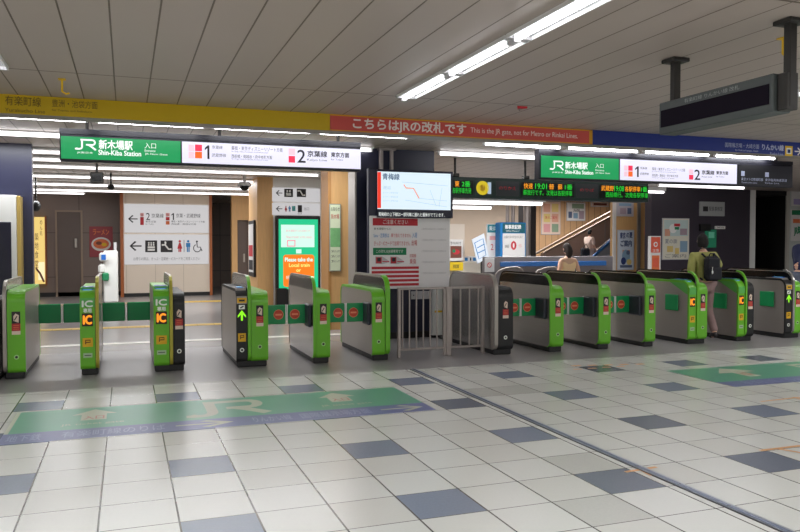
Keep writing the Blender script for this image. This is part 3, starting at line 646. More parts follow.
gate(8.95, (2.89, 3.055, 'exit_green'), (3.06, 3.12), None, GREEN, True, 'green ticket gate beside the left end of the railing', [(2.89, 2.618, 9.22, True, True, 8.95)])
gate(8.86, None, (4.545, 4.595), (4.6, 4.825, 'exit_black'), STEEL, False, 'first gate right of the railing, black front beside a broad polished steel panel', [(4.825, 5.096, 9.16, True)])
gate(8.85, None, (5.375, 5.41), (5.415, 5.595, 'exit_green'), GREEN, 2, 'green ticket gate just right of the black fronted steel gate', [(5.375, 5.1, 9.16, True, True, 8.85), (5.595, 5.855, 9.16, True)])
gate(8.85, None, (6.155, 6.19), (6.195, 6.355, 'exit_green'), GREEN, 2, 'middle one of three green gates with closed no-entry flaps at right', [(6.155, 5.859, 9.16, True, True, 8.85), (6.355, 6.642, 9.16, True)])
gate(8.85, None, (6.93, 6.965), (6.97, 7.115, 'exit_green'), GREEN, 2, 'third green gate with smoked guard, its left flap closed, right lane open', [(6.93, 6.646, 9.16, True, True, 8.85)])
gate(8.86, (7.715, 7.845, 'ic_plain'), (7.85, 7.885), (7.89, 8.05, 'exit_green'), GREEN, 2, 'double green ticket gate with folded flap, left of the person with backpack', fold=True)
gate(8.87, (8.64, 8.765, 'ic_plain'), (8.77, 8.8), (8.805, 8.945, 'exit_black'), GREEN, 2, 'gate with green IC half and black half, right of person with backpack', fold=True)
gate(8.92, (9.63, 9.755, 'arrow_black'), (9.76, 9.8), (9.805, 9.95, 'exit_green'), STEELD, 2, 'last ticket gate at the right edge, with a small arrow on a black front', fold=True)

# steel guard panel at the left picture edge
t = thing('guard_barrier', (-1.36, 9.7, 0), 'steel barrier panel cut off by the left edge of the picture', 'barrier')
b = MB(); b.prism(shift(outline(1.4, .86, .05, .1, .04), 8.95), -1.42, -1.285, STEELD); b.build('panel', t); b = MB(); b.box(-1.41, -1.295, 9.0, 10.3, 0, .06, PLINTH); b.build('plinth', t)

# ------------------------------------------------------------------ railing, notice board, column
YF = 9.08
t = thing('railing', (3.85, YF, 0), 'low steel barred railing between the left and right ticket gates', 'railing')
xa, xb, xc_ = PX(399, 320, YF), PX(447, 320, YF), PX(482.5, 320, YF)
for x0, x1, nb in ((xa, xb, 7), (xb, xc_, 4)):
    b = MB(); b.box(x0, x1, YF - .02, YF + .02, .875, .905, RAILS, .006); b.build('top_rail', t)
    b = MB(); b.box(x0, x1, YF - .018, YF + .018, .09, .12, RAILS, .006); b.build('bottom_rail', t)
    for k in range(nb):
        x = x0 + (x1 - x0) * (k + .5 + (0 if nb == 4 else .0)) / nb
        b = MB(); b.tube([(x, YF, .11), (x, YF, .885)], .011, RAILS, 8); b.build('bar', t)
for x, w in ((xa, .022), (xb - .035, .02), (xb + .015, .035), (xc_, .022)):
    b = MB(); b.box(x - w, x + w, YF - w, YF + w, 0, .905, RAILS, .006); b.build('post', t)

YC = 10.98
X0, X1 = PX(357, 300, YC), PX(434, 300, YC)
w = MB(); w.box(X0, X1, YC, YC + .34, 0, CEIL, NAVY); w.box(X0 - .004, X1 + .004, YC - .006, YC + .34, 0, .1, PLINTH); struct(w.build('wall_column'))
t = thing('steel_cladding', (X0 - .02, YC + .17, 0), 'brushed steel cladding on the left side of the navy column', 'cladding')
b = MB(); b.box(X0 - .035, X0 - .005, YC - .02, YC + .36, .08, CEIL, STEEL, .008); b.build('sheet', t); b = MB(); b.box(X0 - .045, X0 - .005, YC - .02, YC + .36, 0, .08, PLINTH); b.build('foot', t)
xh0, xh1 = PX(411, 295, YC), PX(433, 295, YC)
t = thing('column_plate', ((xh0 + xh1) / 2, YC, .85), 'grey rounded plate on the navy column behind the railing', 'plate')
b = MB(); z0, z1 = PZ(422, 299, YC), PZ(422, 291, YC); b.box(xh0, xh1, YC - .012, YC, z0, z1, P_GREY, .005); b.build('plate', t)
b = MB(); b.box(xh0 + .03, xh0 + .05, YC - .014, YC - .011, (z0 + z1) / 2 - .01, (z0 + z1) / 2 + .01, DARK); b.build('screw', t)

YD = 10.55
bx0, bx1, bz0, bz1 = box_at(369.5, 450, 218, 288.5, YD)
t = thing('notice_board', ((bx0 + bx1) / 2, YD, 0), 'freestanding white notice board with red and green notices below a lit screen', 'notice board')
dx0, dx1, dz0, dz1 = box_at(369.5, 451.5, 171, 217.6, YD)
b = MB(); b.box(bx0, bx1, YD, YD + .06, bz0, dz0 + .02, mat('board_grey', (240, 238, 238), .5), .008); pan = b.build('panel', t)
b = MB(); b.box(bx0 - .01, PX(377, 195, YD), YD + .012, YD + .1, bz0, dz1 + .02, NAVY, .006); b.build('side_frame', t)
for x in (bx0 + .06, bx1 - .06):
    b = MB(); b.box(x - .025, x + .025, YD + .05, YD + .1, 0, bz0 + .3, DARK, .006); b.build('leg', t)
    b = MB(); b.box(x - .03, x + .03, YD - .12, YD + .22, 0, .03, DARK, .006); b.build('foot', t)
a = Art('front', YD)
a.R(372.7, 417.7, 218.4, 225.6, R_INK); a.T('ご注意ください', 383, 408, 219.6, 224.2, W_INK)
a.T('新木場駅からの', 374, 391, 227.6, 230, K_INK)
a.T('Suica・定期券は', 373.5, 389, 233.2, 237.6, B_INK); a.T('乗り換えできません', 391, 411, 233.4, 237.4, R_INK); a.T('入場', 412, 417, 232.5, 238, B_INK)
a.T('きっぷ・ICカードで出場できません', 374, 410, 241, 245.6, R_INK); a.T('出場', 411.5, 417, 240, 245.6, R_INK)
a.R(373, 406.3, 247.8, 255, G_INK); a.T('この改札はJR線専用です', 376, 403, 249.6, 253.4, W_INK)
for x0 in (375.2, 390):
    a.g('train_picture'); u0, u1, v0, v1 = a.b(x0, x0 + 14, 256.4, 264.2)
    a.poly([(u0, v0 + .01), (u0 + .11, v0), (u1, v0 + .03), (u1, v0 + .045), (u0 + .11, v1), (u0, v1)], P_GREY); a.rect(u0 + .012, u0 + .1, v0 + .012, v1 - .012, R_INK, 1); a.rect(u0 + .03, u0 + .085, v0 + .04, v1 - .02, K_INK, 2); a.line([(u0 + .11, v0 + .04), (u1, v0 + .036)], .014, R_INK, 1); a.g()
a.T('京葉線', 409.6, 416, 254, 257.5, R_INK); a.T('乗換', 409.6, 416, 258.6, 264, R_INK)
for k in range(5): a.R(371.6, 418.8, 266.6 + 4.5 * k - (.3 * k), 269.1 + 4.2 * k, R_INK)
for k in range(5): a.T('ご利用のお客さまへのお知らせ', 421.5, 446, 228 + 11 * k, 230 + 11 * k, mat('faint_notice_ink', (176, 174, 176), .6))
a.build('', pan)
t2 = thing('information_screen', ((dx0 + dx1) / 2, YD, dz0), 'bright route map screen with dark caption bar mounted on the top of the notice board', 'screen')
sx0 = PX(376.6, 195, YD)
b = MB(); b.box(sx0, dx1, YD - .06, YD - .002, dz0 - .005, dz1 + .005, mat('bezel_navy', (18, 22, 48), .35), .008); b.build('bezel', t2)
b = MB(); vx0, vx1, vz0, vz1 = box_at(377.4, 450.6, 172.6, 209.6, YD - .06); b.box(vx0, vx1, YD - .063, YD - .058, vz0, vz1, em('screen_bluish', (222, 240, 250), 1.0)); pan2 = b.build('screen', t2)
a = Art('front', YD - .063); S_RED = em('screen_red', (238, 60, 40), 1.0); S_INK = em('screen_ink', (70, 96, 128), 1.0); S_PALE = em('screen_pale_ink', (176, 200, 214), 1.0); S_LINE = em('screen_orange', (240, 160, 130), 1.0)
a.g('red_strip'); a.R(377.4, 381, 172, 208, S_RED); a.g()
a.T('青梅線', 382.6, 399.4, 173.6, 179.8, S_INK, 1, .002); a.T('遅延', 383, 391, 186, 189.5, S_PALE)
for k in range(3): a.T('立川から青梅方面', 382.6, 398, 192 + 4 * k, 193.6 + 4 * k, S_PALE)
pt = lambda x, y: (PX(x, y, YD - .063), PZ(x, y, YD - .063))
a.g('route_line'); a.line([pt(403.7, 184.5), pt(406, 188), pt(413.5, 188.4), pt(419, 198.4)], .018, S_LINE, 1); a.g()
a.g('route_map')
for p, q in (((402, 182), (448, 186)), ((419, 198.4), (447, 201)), ((430, 190), (436, 206)), ((442, 188), (439, 207)), ((405, 200), (447, 207))): a.line([pt(*p), pt(*q)], .006, S_PALE, 0)
a.g()
a.T('青梅線の上下線は一部列車に遅れと運休がでています。', 378.5, 444.5, 212.6, 216.6, E_TXT, 1)
a.build('', pan2)
t3 = thing('ceiling_pole', (PX(386, 160, YD + .35), YD + .35, 2.3), 'short bright steel pole from the ceiling down to the information screen', 'pole')
for px in (381, 391.5):
    x = PX(px, 160, YD + .35); b = MB(); b.tube([(x, YD + .35, dz1 - .3), (x, YD + .35, CEIL)], .035 if px < 385 else .03, RAILS, 12); b.build('tube', t3)
b = MB(); b.box(PX(378, 160, YD + .35), PX(395, 160, YD + .35), YD + .3, YD + .4, CEIL - .03, CEIL, RAILS); b.build('flange', t3)
b = MB(); b.box(PX(378, 160, YD + .35), PX(395, 160, YD + .35), YD + .095, YD + .36, dz1 - .3, dz1 - .25, DARK); b.build('bracket', t3)
# pale cabinet seen through the bars
t = thing('white_cabinet', (PX(440, 330, 10.75), 10.9, 0), 'narrow white cabinet seen through the railing bars right of the navy column', 'cabinet')
x0, x1 = PX(435, 330, 10.75), PX(446, 330, 10.75); b = MB(); b.box(x0, x1, 10.84, 10.96, 0.04, .95, WHITE, .01); b.build('body', t); b = MB(); b.box(x0, x1, 10.86, 10.96, 0, .04, PLINTH); b.build('foot', t); b = MB(); b.box(x0 + .03, x1 - .03, 10.83, 10.84, .4, .43, Y_INK); b.build('label', t)
# ================================================================== BEYOND THE GATES, LEFT
def wall(name, x0, x1, y0, y1, z0, z1, m):
    w = MB(); w.box(x0, x1, y0, y1, z0, z1, m); o = struct(w.build(name)); return o
# navy column at the left edge with a lit white unit before it
YL = 12.2
nx1 = PX(33, 250, YL)
wall('wall_column_left', -3.6, nx1, YL, YL + .15, 0, CEIL, NAVY)
ux1 = PX(17, 250, YL - .3)
t = thing('advert_case', (ux1 - .5, YL - .2, 0), 'white advert case with a dark screen at the left picture edge', 'display case')
b = MB(); b.box(-2.9, ux1, YL - .3, YL - .02, 0, PZ(8, 195, YL - .3), WHITE, .01); b.build('case', t)
b = MB(); b.box(-2.8, PX(11.5, 255, YL - .3), YL - .312, YL - .29, .5, PZ(6, 222, YL - .3), mat('case_screen', (20, 22, 44), .15), .004); b.build('screen', t)
gx0, gx1 = PX(17.2, 250, YL - .3), PX(21, 250, YL - .3)
b = MB(); b.box(gx0, gx1, YL - .3, YL - .03, 0, PZ(19, 196, YL - .3), mat('gold_edge', (196, 168, 96), .35, .5), .004); b.build('gold_edge', t)
# brown wall with door
YB2 = 23.2
wall('wall_brown', -6.9, -.06, YB2, YB2 + .2, 0, CEIL, BROWNW)
dx0, dx1, _, dz1 = box_at(57.5, 81, 212, 288, YB2)
t = struct(MB().box(dx0, dx1, YB2 - .03, YB2, 0, dz1, BROWND, .006).build('door_1', None, ((dx0 + dx1) / 2, YB2, 0)))
MB().box(dx0 - .05, dx0, YB2 - .05, YB2, 0, dz1 + .05, mat('door_frame_tan', (150, 130, 112), .4)).build('door_frame', t)
MB().box(dx1, dx1 + .05, YB2 - .05, YB2, 0, dz1 + .05, MATS['door_frame_tan']).build('door_frame', t)
MB().box(dx0, dx1, YB2 - .05, YB2, dz1, dz1 + .05, MATS['door_frame_tan']).build('door_frame', t)
hz = PZ(79, 243, YB2); MB().box(dx1 - .17, dx1 - .09, YB2 - .09, YB2 - .03, hz - .13, hz + .13, STEEL, .01).build('door_handle', t)
t = struct(MB().box(-6.9, -.06, YB2 - .03, YB2 - .001, 0, .12, PLINTH).build('baseboard_back'))
# lit yellow shop sign with brush writing
x0, x1, z0, z1 = box_at(34.4, 45, 217, 284, YB2 - .25)
t = thing('shop_sign', ((x0 + x1) / 2, YB2 - .2, z0), 'tall glowing yellow sign with brush lettering on the brown wall at left', 'sign')
b = MB(); b.box(x0, x1, YB2 - .25, YB2 - .02, z0, z1, em('shop_yellow', (238, 206, 122), 1.0), .01); o = b.build('light_box', t)
b = MB(); b.box(x0 - .03, x0, YB2 - .26, YB2 - .02, z0 - .03, z1 + .03, ORANGEW); b.build('frame', t); b = MB(); b.box(x1, x1 + .03, YB2 - .26, YB2 - .02, z0 - .03, z1 + .03, ORANGEW); b.build('frame', t)
a = Art('front', YB2 - .25)
for k, ch in enumerate('築地食堂'): a.T(ch, 34.8, 38.5, 233 + 9 * k, 240.5 + 9 * k, BR_INK)
for k, ch in enumerate('めん処'): a.T(ch, 39.8, 42.4, 220 + 5.4 * k, 224.6 + 5.4 * k, BR_INK)
a.g('bowl_picture'); a.R(38.2, 44.6, 262, 280, em('shop_cream', (255, 240, 190), 1.0)); a.g('brush_stroke'); u = a.b(36, 44, 268, 282); a.line([(u[0], u[3]), ((u[0] + u[1]) / 2, (u[2] + u[3]) / 2 + .05), (u[1], u[2])], .05, BR_INK, 2)
a.g(); a.build('', o)
# red food poster
x0, x1, z0, z1 = box_at(89.4, 112.8, 226.5, 257, YB2)
t = thing('food_poster', ((x0 + x1) / 2, YB2, z0), 'red poster showing a bowl of food on the brown wall', 'poster')
b = MB(); b.box(x0, x1, YB2 - .03, YB2 - .002, z0, z1, mat('poster_maroon', (150, 52, 60), .5, noise=.15, nscale=4), .004); b.build('sheet', t)
a = Art('front', YB2 - .03); cx, cz = (x0 + x1) / 2, z0 + (z1 - z0) * .42
a.g('bowl_picture'); a.disc(cx, cz, .26, PAPER, 0, 24, .2); a.disc(cx, cz + .01, .21, O_INK, 1, 24, .14); a.disc(cx - .06, cz + .03, .08, BR_INK, 2, 16, .05); a.disc(cx + .08, cz - .01, .07, Y_INK, 2, 16, .05); a.g()
a.text('ラーメン', x0 + .1, x1 - .1, z1 - .24, z1 - .08, O_INK, 1, .005); a.build('', t)
# white terminal with blue and green panels
YT = 19.6
x0, x1, z0, z1 = box_at(103.5, 118, 250.5, 296, YT)
t = thing('service_terminal', ((x0 + x1) / 2, YT, 0), 'white standing terminal with a blue and a green panel before the brown wall', 'terminal')
b = MB(); b.box(x0, x1, YT, YT + .35, .05, z1, WHITE, .03); b.build('body', t); b = MB(); b.box(x0 + .03, x1 - .03, YT + .03, YT + .32, 0, .06, PLINTH); b.build('foot', t)
bx0, bx1, bz0, bz1 = box_at(99, 108, 252.5, 261.5, YT - .12); b = MB(); b.box(bx0, bx1, YT - .12, YT + .02, bz0, bz1, WHITE, .04); o = b.build('screen_head', t); b = MB(); b.box(bx0 + .05, bx1 - .05, YT - .135, YT - .11, bz0 + .04, bz1 - .05, mat('terminal_blue', (40, 104, 190), .3)); b.build('screen', o)
bx0, bx1, bz0, bz1 = box_at(102, 109, 273, 281, YT - .1); b = MB(); b.box(bx0, bx1, YT - .1, YT + .02, bz0, bz1, G_INK, .03); b.build('green_panel', t)
b = MB(); b.box(x0 - .12, x0 + .05, YT - .05, YT + .2, bz1 - .02, bz1 + .22, WHITE, .05); b.build('arm', t)
b = MB(); b.tube([(x1 - .06, YT + .15, z1 - .02), (x1 - .06, YT + .15, z1 + .2)], .035, P_GREY, 10); b.build('lamp', t)
# cream wall with guide signs
YW = 22.4
cx0, cx1 = PX(123.6, 250, YW), PX(209.5, 250, YW)
wall('wall_cream', cx0, cx1, YW, YW + .6, .1, CEIL, CREAM)
wall('baseboard_cream', cx0, cx1, YW - .01, YW + .59, 0, .1, PLINTH)
wall('trim_6', PX(120.4, 250, YW), cx0, YW - .06, YW + .6, 0, CEIL, ORANGEW)
wall('trim_7', cx1, PX(212, 250, YW), YW - .06, YW + .6, 0, CEIL, ORANGEW)
YG = YW - .05
def guide(label, px, parent_art):
    x0, x1, z0, z1 = box_at(*px, YG)
    t = thing('guide_sign', ((x0 + x1) / 2, YG, z0), label, 'sign')
    b = MB(); b.box(x0, x1, YG, YW - .002, z0, z1, mat('guide_white', (236, 234, 236), .4, emit=.6), .01); b.build('panel', t)
    a = Art('front', YG); parent_art(a); a.build('', t)
def g1(a):
    a.arrow(*a.b(128, 137.6, 215, 222.8), K_INK); a.R(140.2, 143.8, 213, 216.5, PK_INK); a.R(140.2, 143.8, 217, 225, R_INK); a.T('2', 146, 150, 213, 220, K_INK, 1); a.T('京葉線', 151.4, 163.6, 213.6, 217.8, K_INK); a.T('東京方面', 145.4, 156, 220.6, 222.6, K_INK); a.T('for Tokyo', 145.4, 154, 223.4, 225, K_INK)
    a.R(165.8, 169.6, 213, 216.4, PK_INK); a.R(165.8, 169.6, 217, 220.4, R_INK); a.R(165.8, 169.6, 221, 224.6, O_INK); a.T('1', 171.4, 174, 213.2, 220, K_INK, 1); a.T('京葉・武蔵野線', 176, 200.4, 213.6, 217.8, K_INK); a.T('蘇我・東京ディズニーリゾート方面', 171.4, 204.6, 220.6, 222.6, K_INK); a.T('西船橋・南越谷方面', 171.4, 196, 223.2, 225, K_INK)
guide('upper white guide sign with black arrow and platform numbers on the cream wall', (124.2, 208.6, 204.4, 232.8), g1)
def person_icon(a, u0, u1, v0, v1, m, skirt):
    w, h, c = u1 - u0, v1 - v0, (u0 + u1) / 2; a.g('toilet_symbol'); a.disc(c, v1 - h * .11, h * .1, m)
    if skirt: a.poly([(c - w * .16, v0 + h * .76), (c + w * .16, v0 + h * .76), (c + w * .5, v0 + h * .28), (c - w * .5, v0 + h * .28)], m)
    else: a.poly([(c - w * .42, v0 + h * .76), (c + w * .42, v0 + h * .76), (c + w * .42, v0 + h * .42), (c - w * .42, v0 + h * .42)], m)
    for s in (-1, 1): a.rect(c + s * w * .16 - w * .12, c + s * w * .16 + w * .12, v0, v0 + h * .45, m, .2)
    a.g()
def g2(a):
    a.arrow(*a.b(129.5, 141.6, 241, 251), K_INK)
    for k, p in enumerate((145.2, 160.6)):
        a.g('facility_symbol'); u0, u1, v0, v1 = a.b(p, p + 12, 240.4, 252.2); a.rect(u0, u1, v0, v1, K_INK); w, h = u1 - u0, v1 - v0
        if k == 0:
            a.rect(u0 + w * .2, u0 + w * .8, v0 + h * .12, v0 + h * .5, W_INK, 1); a.line([(u0 + w * .2, v0 + h * .31), (u0 + w * .8, v0 + h * .31)], h * .05, K_INK, 2)
            for q in (.3, .5, .7): a.disc(u0 + w * q, v0 + h * .8, h * .07, W_INK, 1, 10); a.rect(u0 + w * (q - .06), u0 + w * (q + .06), v0 + h * .54, v0 + h * .72, W_INK, 1)
        else:
            a.line([(u0 + w * .1, v0 + h * .62), (u0 + w * .38, v0 + h * .62), (u0 + w * .66, v0 + h * .26), (u0 + w * .9, v0 + h * .26)], h * .13, W_INK, 1); a.disc(u0 + w * .4, v0 + h * .84, h * .08, W_INK, 1, 10); a.rect(u0 + w * .33, u0 + w * .47, v0 + h * .66, v0 + h * .78, W_INK, 2)
        a.g()
    person_icon(a, *a.b(177.2, 182.4, 240, 252), R_INK, True); a.R(183.8, 184.3, 240, 252, K_INK); person_icon(a, *a.b(185.6, 190.8, 240, 252), B_INK, False)
    u0, u1, v0, v1 = a.b(192.6, 202.8, 240.4, 252); w, h = u1 - u0, v1 - v0
    a.g('wheelchair_symbol'); a.disc(u0 + w * .42, v1 - h * .1, h * .09, K_INK, 0, 10); a.line([(u0 + w * .42, v1 - h * .2), (u0 + w * .46, v0 + h * .42), (u0 + w * .76, v0 + h * .42), (u0 + w * .92, v0 + h * .08)], h * .08, K_INK)
    a.line([(u0 + w * .45 + w * .36 * math.cos(q), v0 + h * .33 + h * .32 * math.sin(q)) for q in [math.pi * .62 + k * .33 for k in range(14)]], h * .07, K_INK, 1); a.g()
    a.T('お帰りの際は、きっぷ・定期券・ICカードをご用意ください', 133.4, 200, 257, 260.4, mat('guide_grey_ink', (120, 118, 120), .6))
guide('lower white guide sign with toilet and wheelchair symbols on the cream wall', (124.2, 208.6, 234.4, 264.4), g2)
# dark passage and wood clad door
wall('wall_passage', cx1, 4.4, 27.0, 27.2, 0, CEIL, BROWNW)
YP = 22.2
px0, px1 = PX(231.8, 250, YP), PX(251, 250, YP)
ox0, ox1, _, oz1 = box_at(237.5, 249, 220, 276, YP)
w = MB(); w.box(px0, ox0, YP, YP + .2, 0, CEIL, WOOD); w.box(ox1, px1 + .3, YP, YP + .2, 0, CEIL, WOOD); w.box(ox0, ox1, YP, YP + .2, oz1, CEIL, WOOD); struct(w.build('wall_wood_passage'))
t = struct(MB().box(ox0, ox1, YP + .12, YP + .16, 0, oz1, BROWND, .004).build('door_2', None, ((ox0 + ox1) / 2, YP, 0)))
MB().box(ox1 - .16, ox1 - .1, YP + .08, YP + .12, .95, 1.2, STEEL, .01).build('door_handle', t)
# block with guide signs and tall screen
YK = 16.4
k0, k1 = PX(257.5, 240, YK), PX(330, 240, YK)
w = MB(); w.box(k0, k0 + (k1 - k0) * .21, YK, YK + 1.2, 0, CEIL, WOOD); struct(w.build('wall_wood_pier'))
wk0 = k0 + (k1 - k0) * .21
wall('wall_sign_face', wk0, k1 + .4, YK + .02, YK + 1.2, 0, CEIL, mat('sign_face_white', (226, 222, 216), .45))
# poster case on the side of the pier
py0, py1 = atx(250.5, 240, k0)[1], atx(257, 240, k0)[1]
t = thing('poster_case', (k0, (py0 + py1) / 2, 1.0), 'narrow poster case on the grey side of the wood pier', 'poster')
b = MB(); b.box(k0 - .05, k0 - .002, YK + .2, YK + .95, .75, 2.0, DARK, .01); b.build('frame', t); b = MB(); b.box(k0 - .056, k0 - .048, YK + .25, YK + .9, .85, 1.92, PAPER); o = b.build('sheet', t)
a = Art('left', k0 - .056); a.rect(-(YK + .85), -(YK + .3), 1.2, 1.45, R_INK); a.rect(-(YK + .85), -(YK + .3), .9, 1.12, K_INK); a.build('', o)
YG = YK - .04
def small_guide(label, px, fn):
    x0, x1, z0, z1 = box_at(*px, YG)
    t = thing('guide_sign', ((x0 + x1) / 2, YG, z0), label, 'sign')
    b = MB(); b.box(x0, x1, YG, YK + .015, z0, z1, MATS['guide_white'], .006); b.build('panel', t)
    a = Art('front', YG); fn(a); a.build('', t)
def s1(a):
    a.arrow(*a.b(275.8, 282.4, 190, 196), K_INK); a.g('locker_symbol'); a.R(284.2, 293, 188.8, 197, K_INK); a.R(286, 291, 193, 195.6, W_INK, 1); a.R(286.5, 288, 190, 192.3, W_INK, 1); a.R(289.2, 290.7, 190, 192.3, W_INK, 1); a.g('escalator_symbol'); a.R(296.8, 306, 188.8, 197, K_INK); u = a.b(297.6, 305.2, 190, 196); a.line([(u[0], u[3] - .02), (u[0] + .06, u[3] - .02), (u[1] - .06, u[2] + .02), (u[1], u[2] + .02)], .03, W_INK, 1); a.g()
small_guide('small white sign with arrow and two dark symbols above the tall screen', (272.4, 320, 188, 201.8), s1)
def s2(a):
    a.arrow(*a.b(275.8, 282.4, 206, 211.6), K_INK); person_icon(a, *a.b(284.4, 287.4, 205.8, 211.6), R_INK, True); person_icon(a, *a.b(288.2, 291, 205.8, 211.6), B_INK, False); a.R(292, 295.4, 206, 211, T_INK); a.R(297.8, 302, 205.2, 212.4, K_INK); a.T('出口', 304, 309, 207.2, 210.4, MATS['guide_grey_ink']); a.T('Exit', 297.8, 302, 213, 214.4, K_INK)
small_guide('second small white sign with toilet symbols directly above the tall screen', (272.4, 320, 203.2, 215.2), s2)
x0, x1, z0, z1 = box_at(276.4, 320.4, 215.8, 306, YK - .16)
z0 = .12
t = thing('digital_signage', ((x0 + x1) / 2, YK - .1, 0), 'tall black framed digital signage with a green and orange notice', 'screen')
b = MB(); b.box(x0, x1, YK - .16, YK + .0, 0, z1, BLACK, .012); b.build('frame', t)
YD2 = YK - .165
sx0, sx1, sz0, sz1 = box_at(278.8, 318, 219.2, 289, YD2); b = MB(); b.box(sx0, sx1, YD2, YK - .15, sz0, sz1, em('signage_teal', (30, 200, 140), 1.0)); o = b.build('screen', t)
a = Art('front', YD2); SW = em('signage_white', (214, 250, 236), 1.0); SO = em('signage_orange', (252, 128, 22), 1.0); SY = em('signage_yellow', (255, 236, 120), 1.0); SP = em('signage_pink', (244, 150, 170), 1.0)
a.R(281, 314.4, 224.8, 247.2, SW); a.T('新木場駅からのお知らせ', 286, 310, 229.6, 232, SP, 2); a.T('Please transfer at this station', 286, 312, 235.6, 238.2, SP, 2); a.g('train_symbol'); a.R(287, 295.4, 240, 246.6, SP, 1.5); a.R(288, 294.4, 241, 245.6, SW, 2); a.g(); a.g('train_symbol'); a.R(296, 301.4, 249.2, 253.4, SW, 1); a.g()
u0, u1, v0, v1 = a.b(283.2, 314.2, 254.6, 286.6); r = .06; P = []
for (cx, cz, a0) in ((u1 - r, v1 - r, 0), (u0 + r, v1 - r, 90), (u0 + r, v0 + r, 180), (u1 - r, v0 + r, 270)): P += [(cx + r * math.cos(math.radians(a0 + q)), cz + r * math.sin(math.radians(a0 + q))) for q in (0, 30, 60, 90)]
a.g('orange_panel'); a.poly(P, SO, 1); a.g()
a.T('Please take the', 285, 312.6, 257.6, 261.4, SW, 2, .004); a.T('Local train', 289, 309.6, 263.4, 266.8, SY, 2, .004); a.T('or', 296.4, 300.8, 269.4, 271.8, SY, 2, .004); a.T('各駅停車をご利用ください', 286, 311, 275.5, 279, SW, 2)
a.build('', o)
bx0, bx1, bz0, bz1 = box_at(276.6, 287.2, 288.4, 306, YK - .3); b = MB(); b.box(bx0, bx1, YK - .3, YK - .165, 0, bz1, BLACK, .01); b.build('control_box', t)
# near wood panel beside the steel post
YN = 12.5
n0, n1 = PX(328.4, 240, YN), PX(350, 240, YN)
w = MB(); w.box(n0, n1 + .1, YN, YN + .5, 0, CEIL, WOOD); w.box(n0 - .006, n0 + .05, YN - .006, YN + .49, 0, CEIL, mat('wood_edge', (186, 134, 78), .45, noise=.1, nscale=8)); struct(w.build('wall_wood_panel'))
x0, x1, z0, z1 = box_at(329.4, 341, 203.8, 271.4, YN - .04)
t = thing('tall_poster', ((x0 + x1) / 2, YN, z0), 'tall pale green poster in a thin frame on the wood panel', 'poster')
b = MB(); b.box(x0, x1, YN - .04, YN - .008, z0, z1, mat('poster_frame', (150, 150, 140), .4, .3), .004); b.build('frame', t)
b = MB(); b.box(x0 + .015, x1 - .015, YN - .044, YN - .035, z0 + .015, z1 - .015, mat('poster_pale_green', (214, 222, 190), .5, noise=.08, nscale=5)); o = b.build('sheet', t)
a = Art('front', YN - .044); a.g('picture'); a.R(330.4, 340.2, 228, 247, mat('poster_leaf', (120, 176, 116), .5, noise=.3, nscale=12)); a.g(); a.T('お知らせ', 331, 339.6, 207, 211, K_INK); a.T('新木場', 331, 339, 214, 219, R_INK)
for k in range(3): a.T('ご案内いたします', 331, 339.6, 250 + 5 * k, 252.4 + 5 * k, K_INK)
a.build('', o)
# things hung from the ceiling at left
c = at(97, 178, 13.2)
t = thing('ceiling_speaker', (c[0], c[1], CEIL), 'small dark box hung from the ceiling below the green station sign', 'speaker')
b = MB(); b.box(c[0] - .1, c[0] + .1, c[1] - .08, c[1] + .08, c[2] - .09, c[2] + .09, DARK, .015); b.build('box', t); b = MB(); b.tube([(c[0], c[1], c[2] + .09), (c[0], c[1], CEIL)], .02, DARK); b.build('stem', t); b = MB(); b.box(c[0] - .07, c[0] + .07, c[1] - .086, c[1] - .079, c[2] - .06, c[2] + .06, SMOKE); b.build('grille', t)
c = at(244.5, 187, 15.8)
t = thing('ceiling_camera', (c[0], c[1], CEIL), 'grey dome camera under the light strips left of the wood pier', 'camera')
b = MB(); b.tube([(c[0], c[1], c[2] + .08), (c[0], c[1], CEIL)], .03, P_GREY); b.build('stem', t); b = MB(); b.tube([(c[0], c[1], c[2] + .1), (c[0], c[1], c[2] + .02)], [.12, .14], P_GREY, 16); b.build('housing', t); b = MB(); b.ball((c[0], c[1], c[2] + .01), (.1, .1, .09), SMOKE); b.build('dome', t)
c = at(111, 187, 16.5)
t = thing('ceiling_camera', (c[0], c[1], CEIL), 'tiny dark camera under the lowest light strips at left', 'camera')
b = MB(); b.tube([(c[0], c[1], c[2] + .04), (c[0], c[1], CEIL)], .02, DARK); b.build('stem', t); b = MB(); b.ball((c[0], c[1], c[2]), (.07, .07, .06), SMOKE); b.build('dome', t)
c = at(36, 206, 18.0)
t = thing('wall_speaker', (c[0], c[1], c[2]), 'small black round fitting above the yellow sign at left', 'speaker')
b = MB(); b.ball(c, (.1, .1, .12), BLACK); b.build('body', t); b = MB(); b.tube([(c[0], c[1], c[2]), (c[0], c[1], CEIL)], .02, DARK); b.build('stem', t)

# ================================================================== BEYOND THE GATES, RIGHT
# departure board
YQ = 11.6
lx0, lx1, lz0, lz1 = box_at(440, 648.6, 180.5, 205, YQ)
lz0, lz1 = PZ(560, 200.2, YQ), PZ(560, 180.2, YQ)
t = thing('departure_board', ((lx0 + lx1) / 2, YQ, lz0), 'long dark departure board with green and orange lit characters', 'departure board')
LB = mat('board_dark_green', (28, 50, 46), .45); b = MB(); b.box(lx0, lx1, YQ, YQ + .25, lz0, lz1, LB, .01); b.build('case', t)
for px in (455, 525, 585, 642):
    x = PX(px, 190, YQ + .1); b = MB(); b.tube([(x, YQ + .1, lz1 - .01), (x, YQ + .1, CEIL)], .022, DARK, 8); b.build('hanger', t)
    b = MB(); b.box(x - .05, x + .05, YQ + .02, YQ + .14, lz1, lz1 + .06, DARK, .01); b.build('clamp', t)
a = Art('front', YQ)
SCN = mat('board_screen_black', (12, 18, 18), .3)
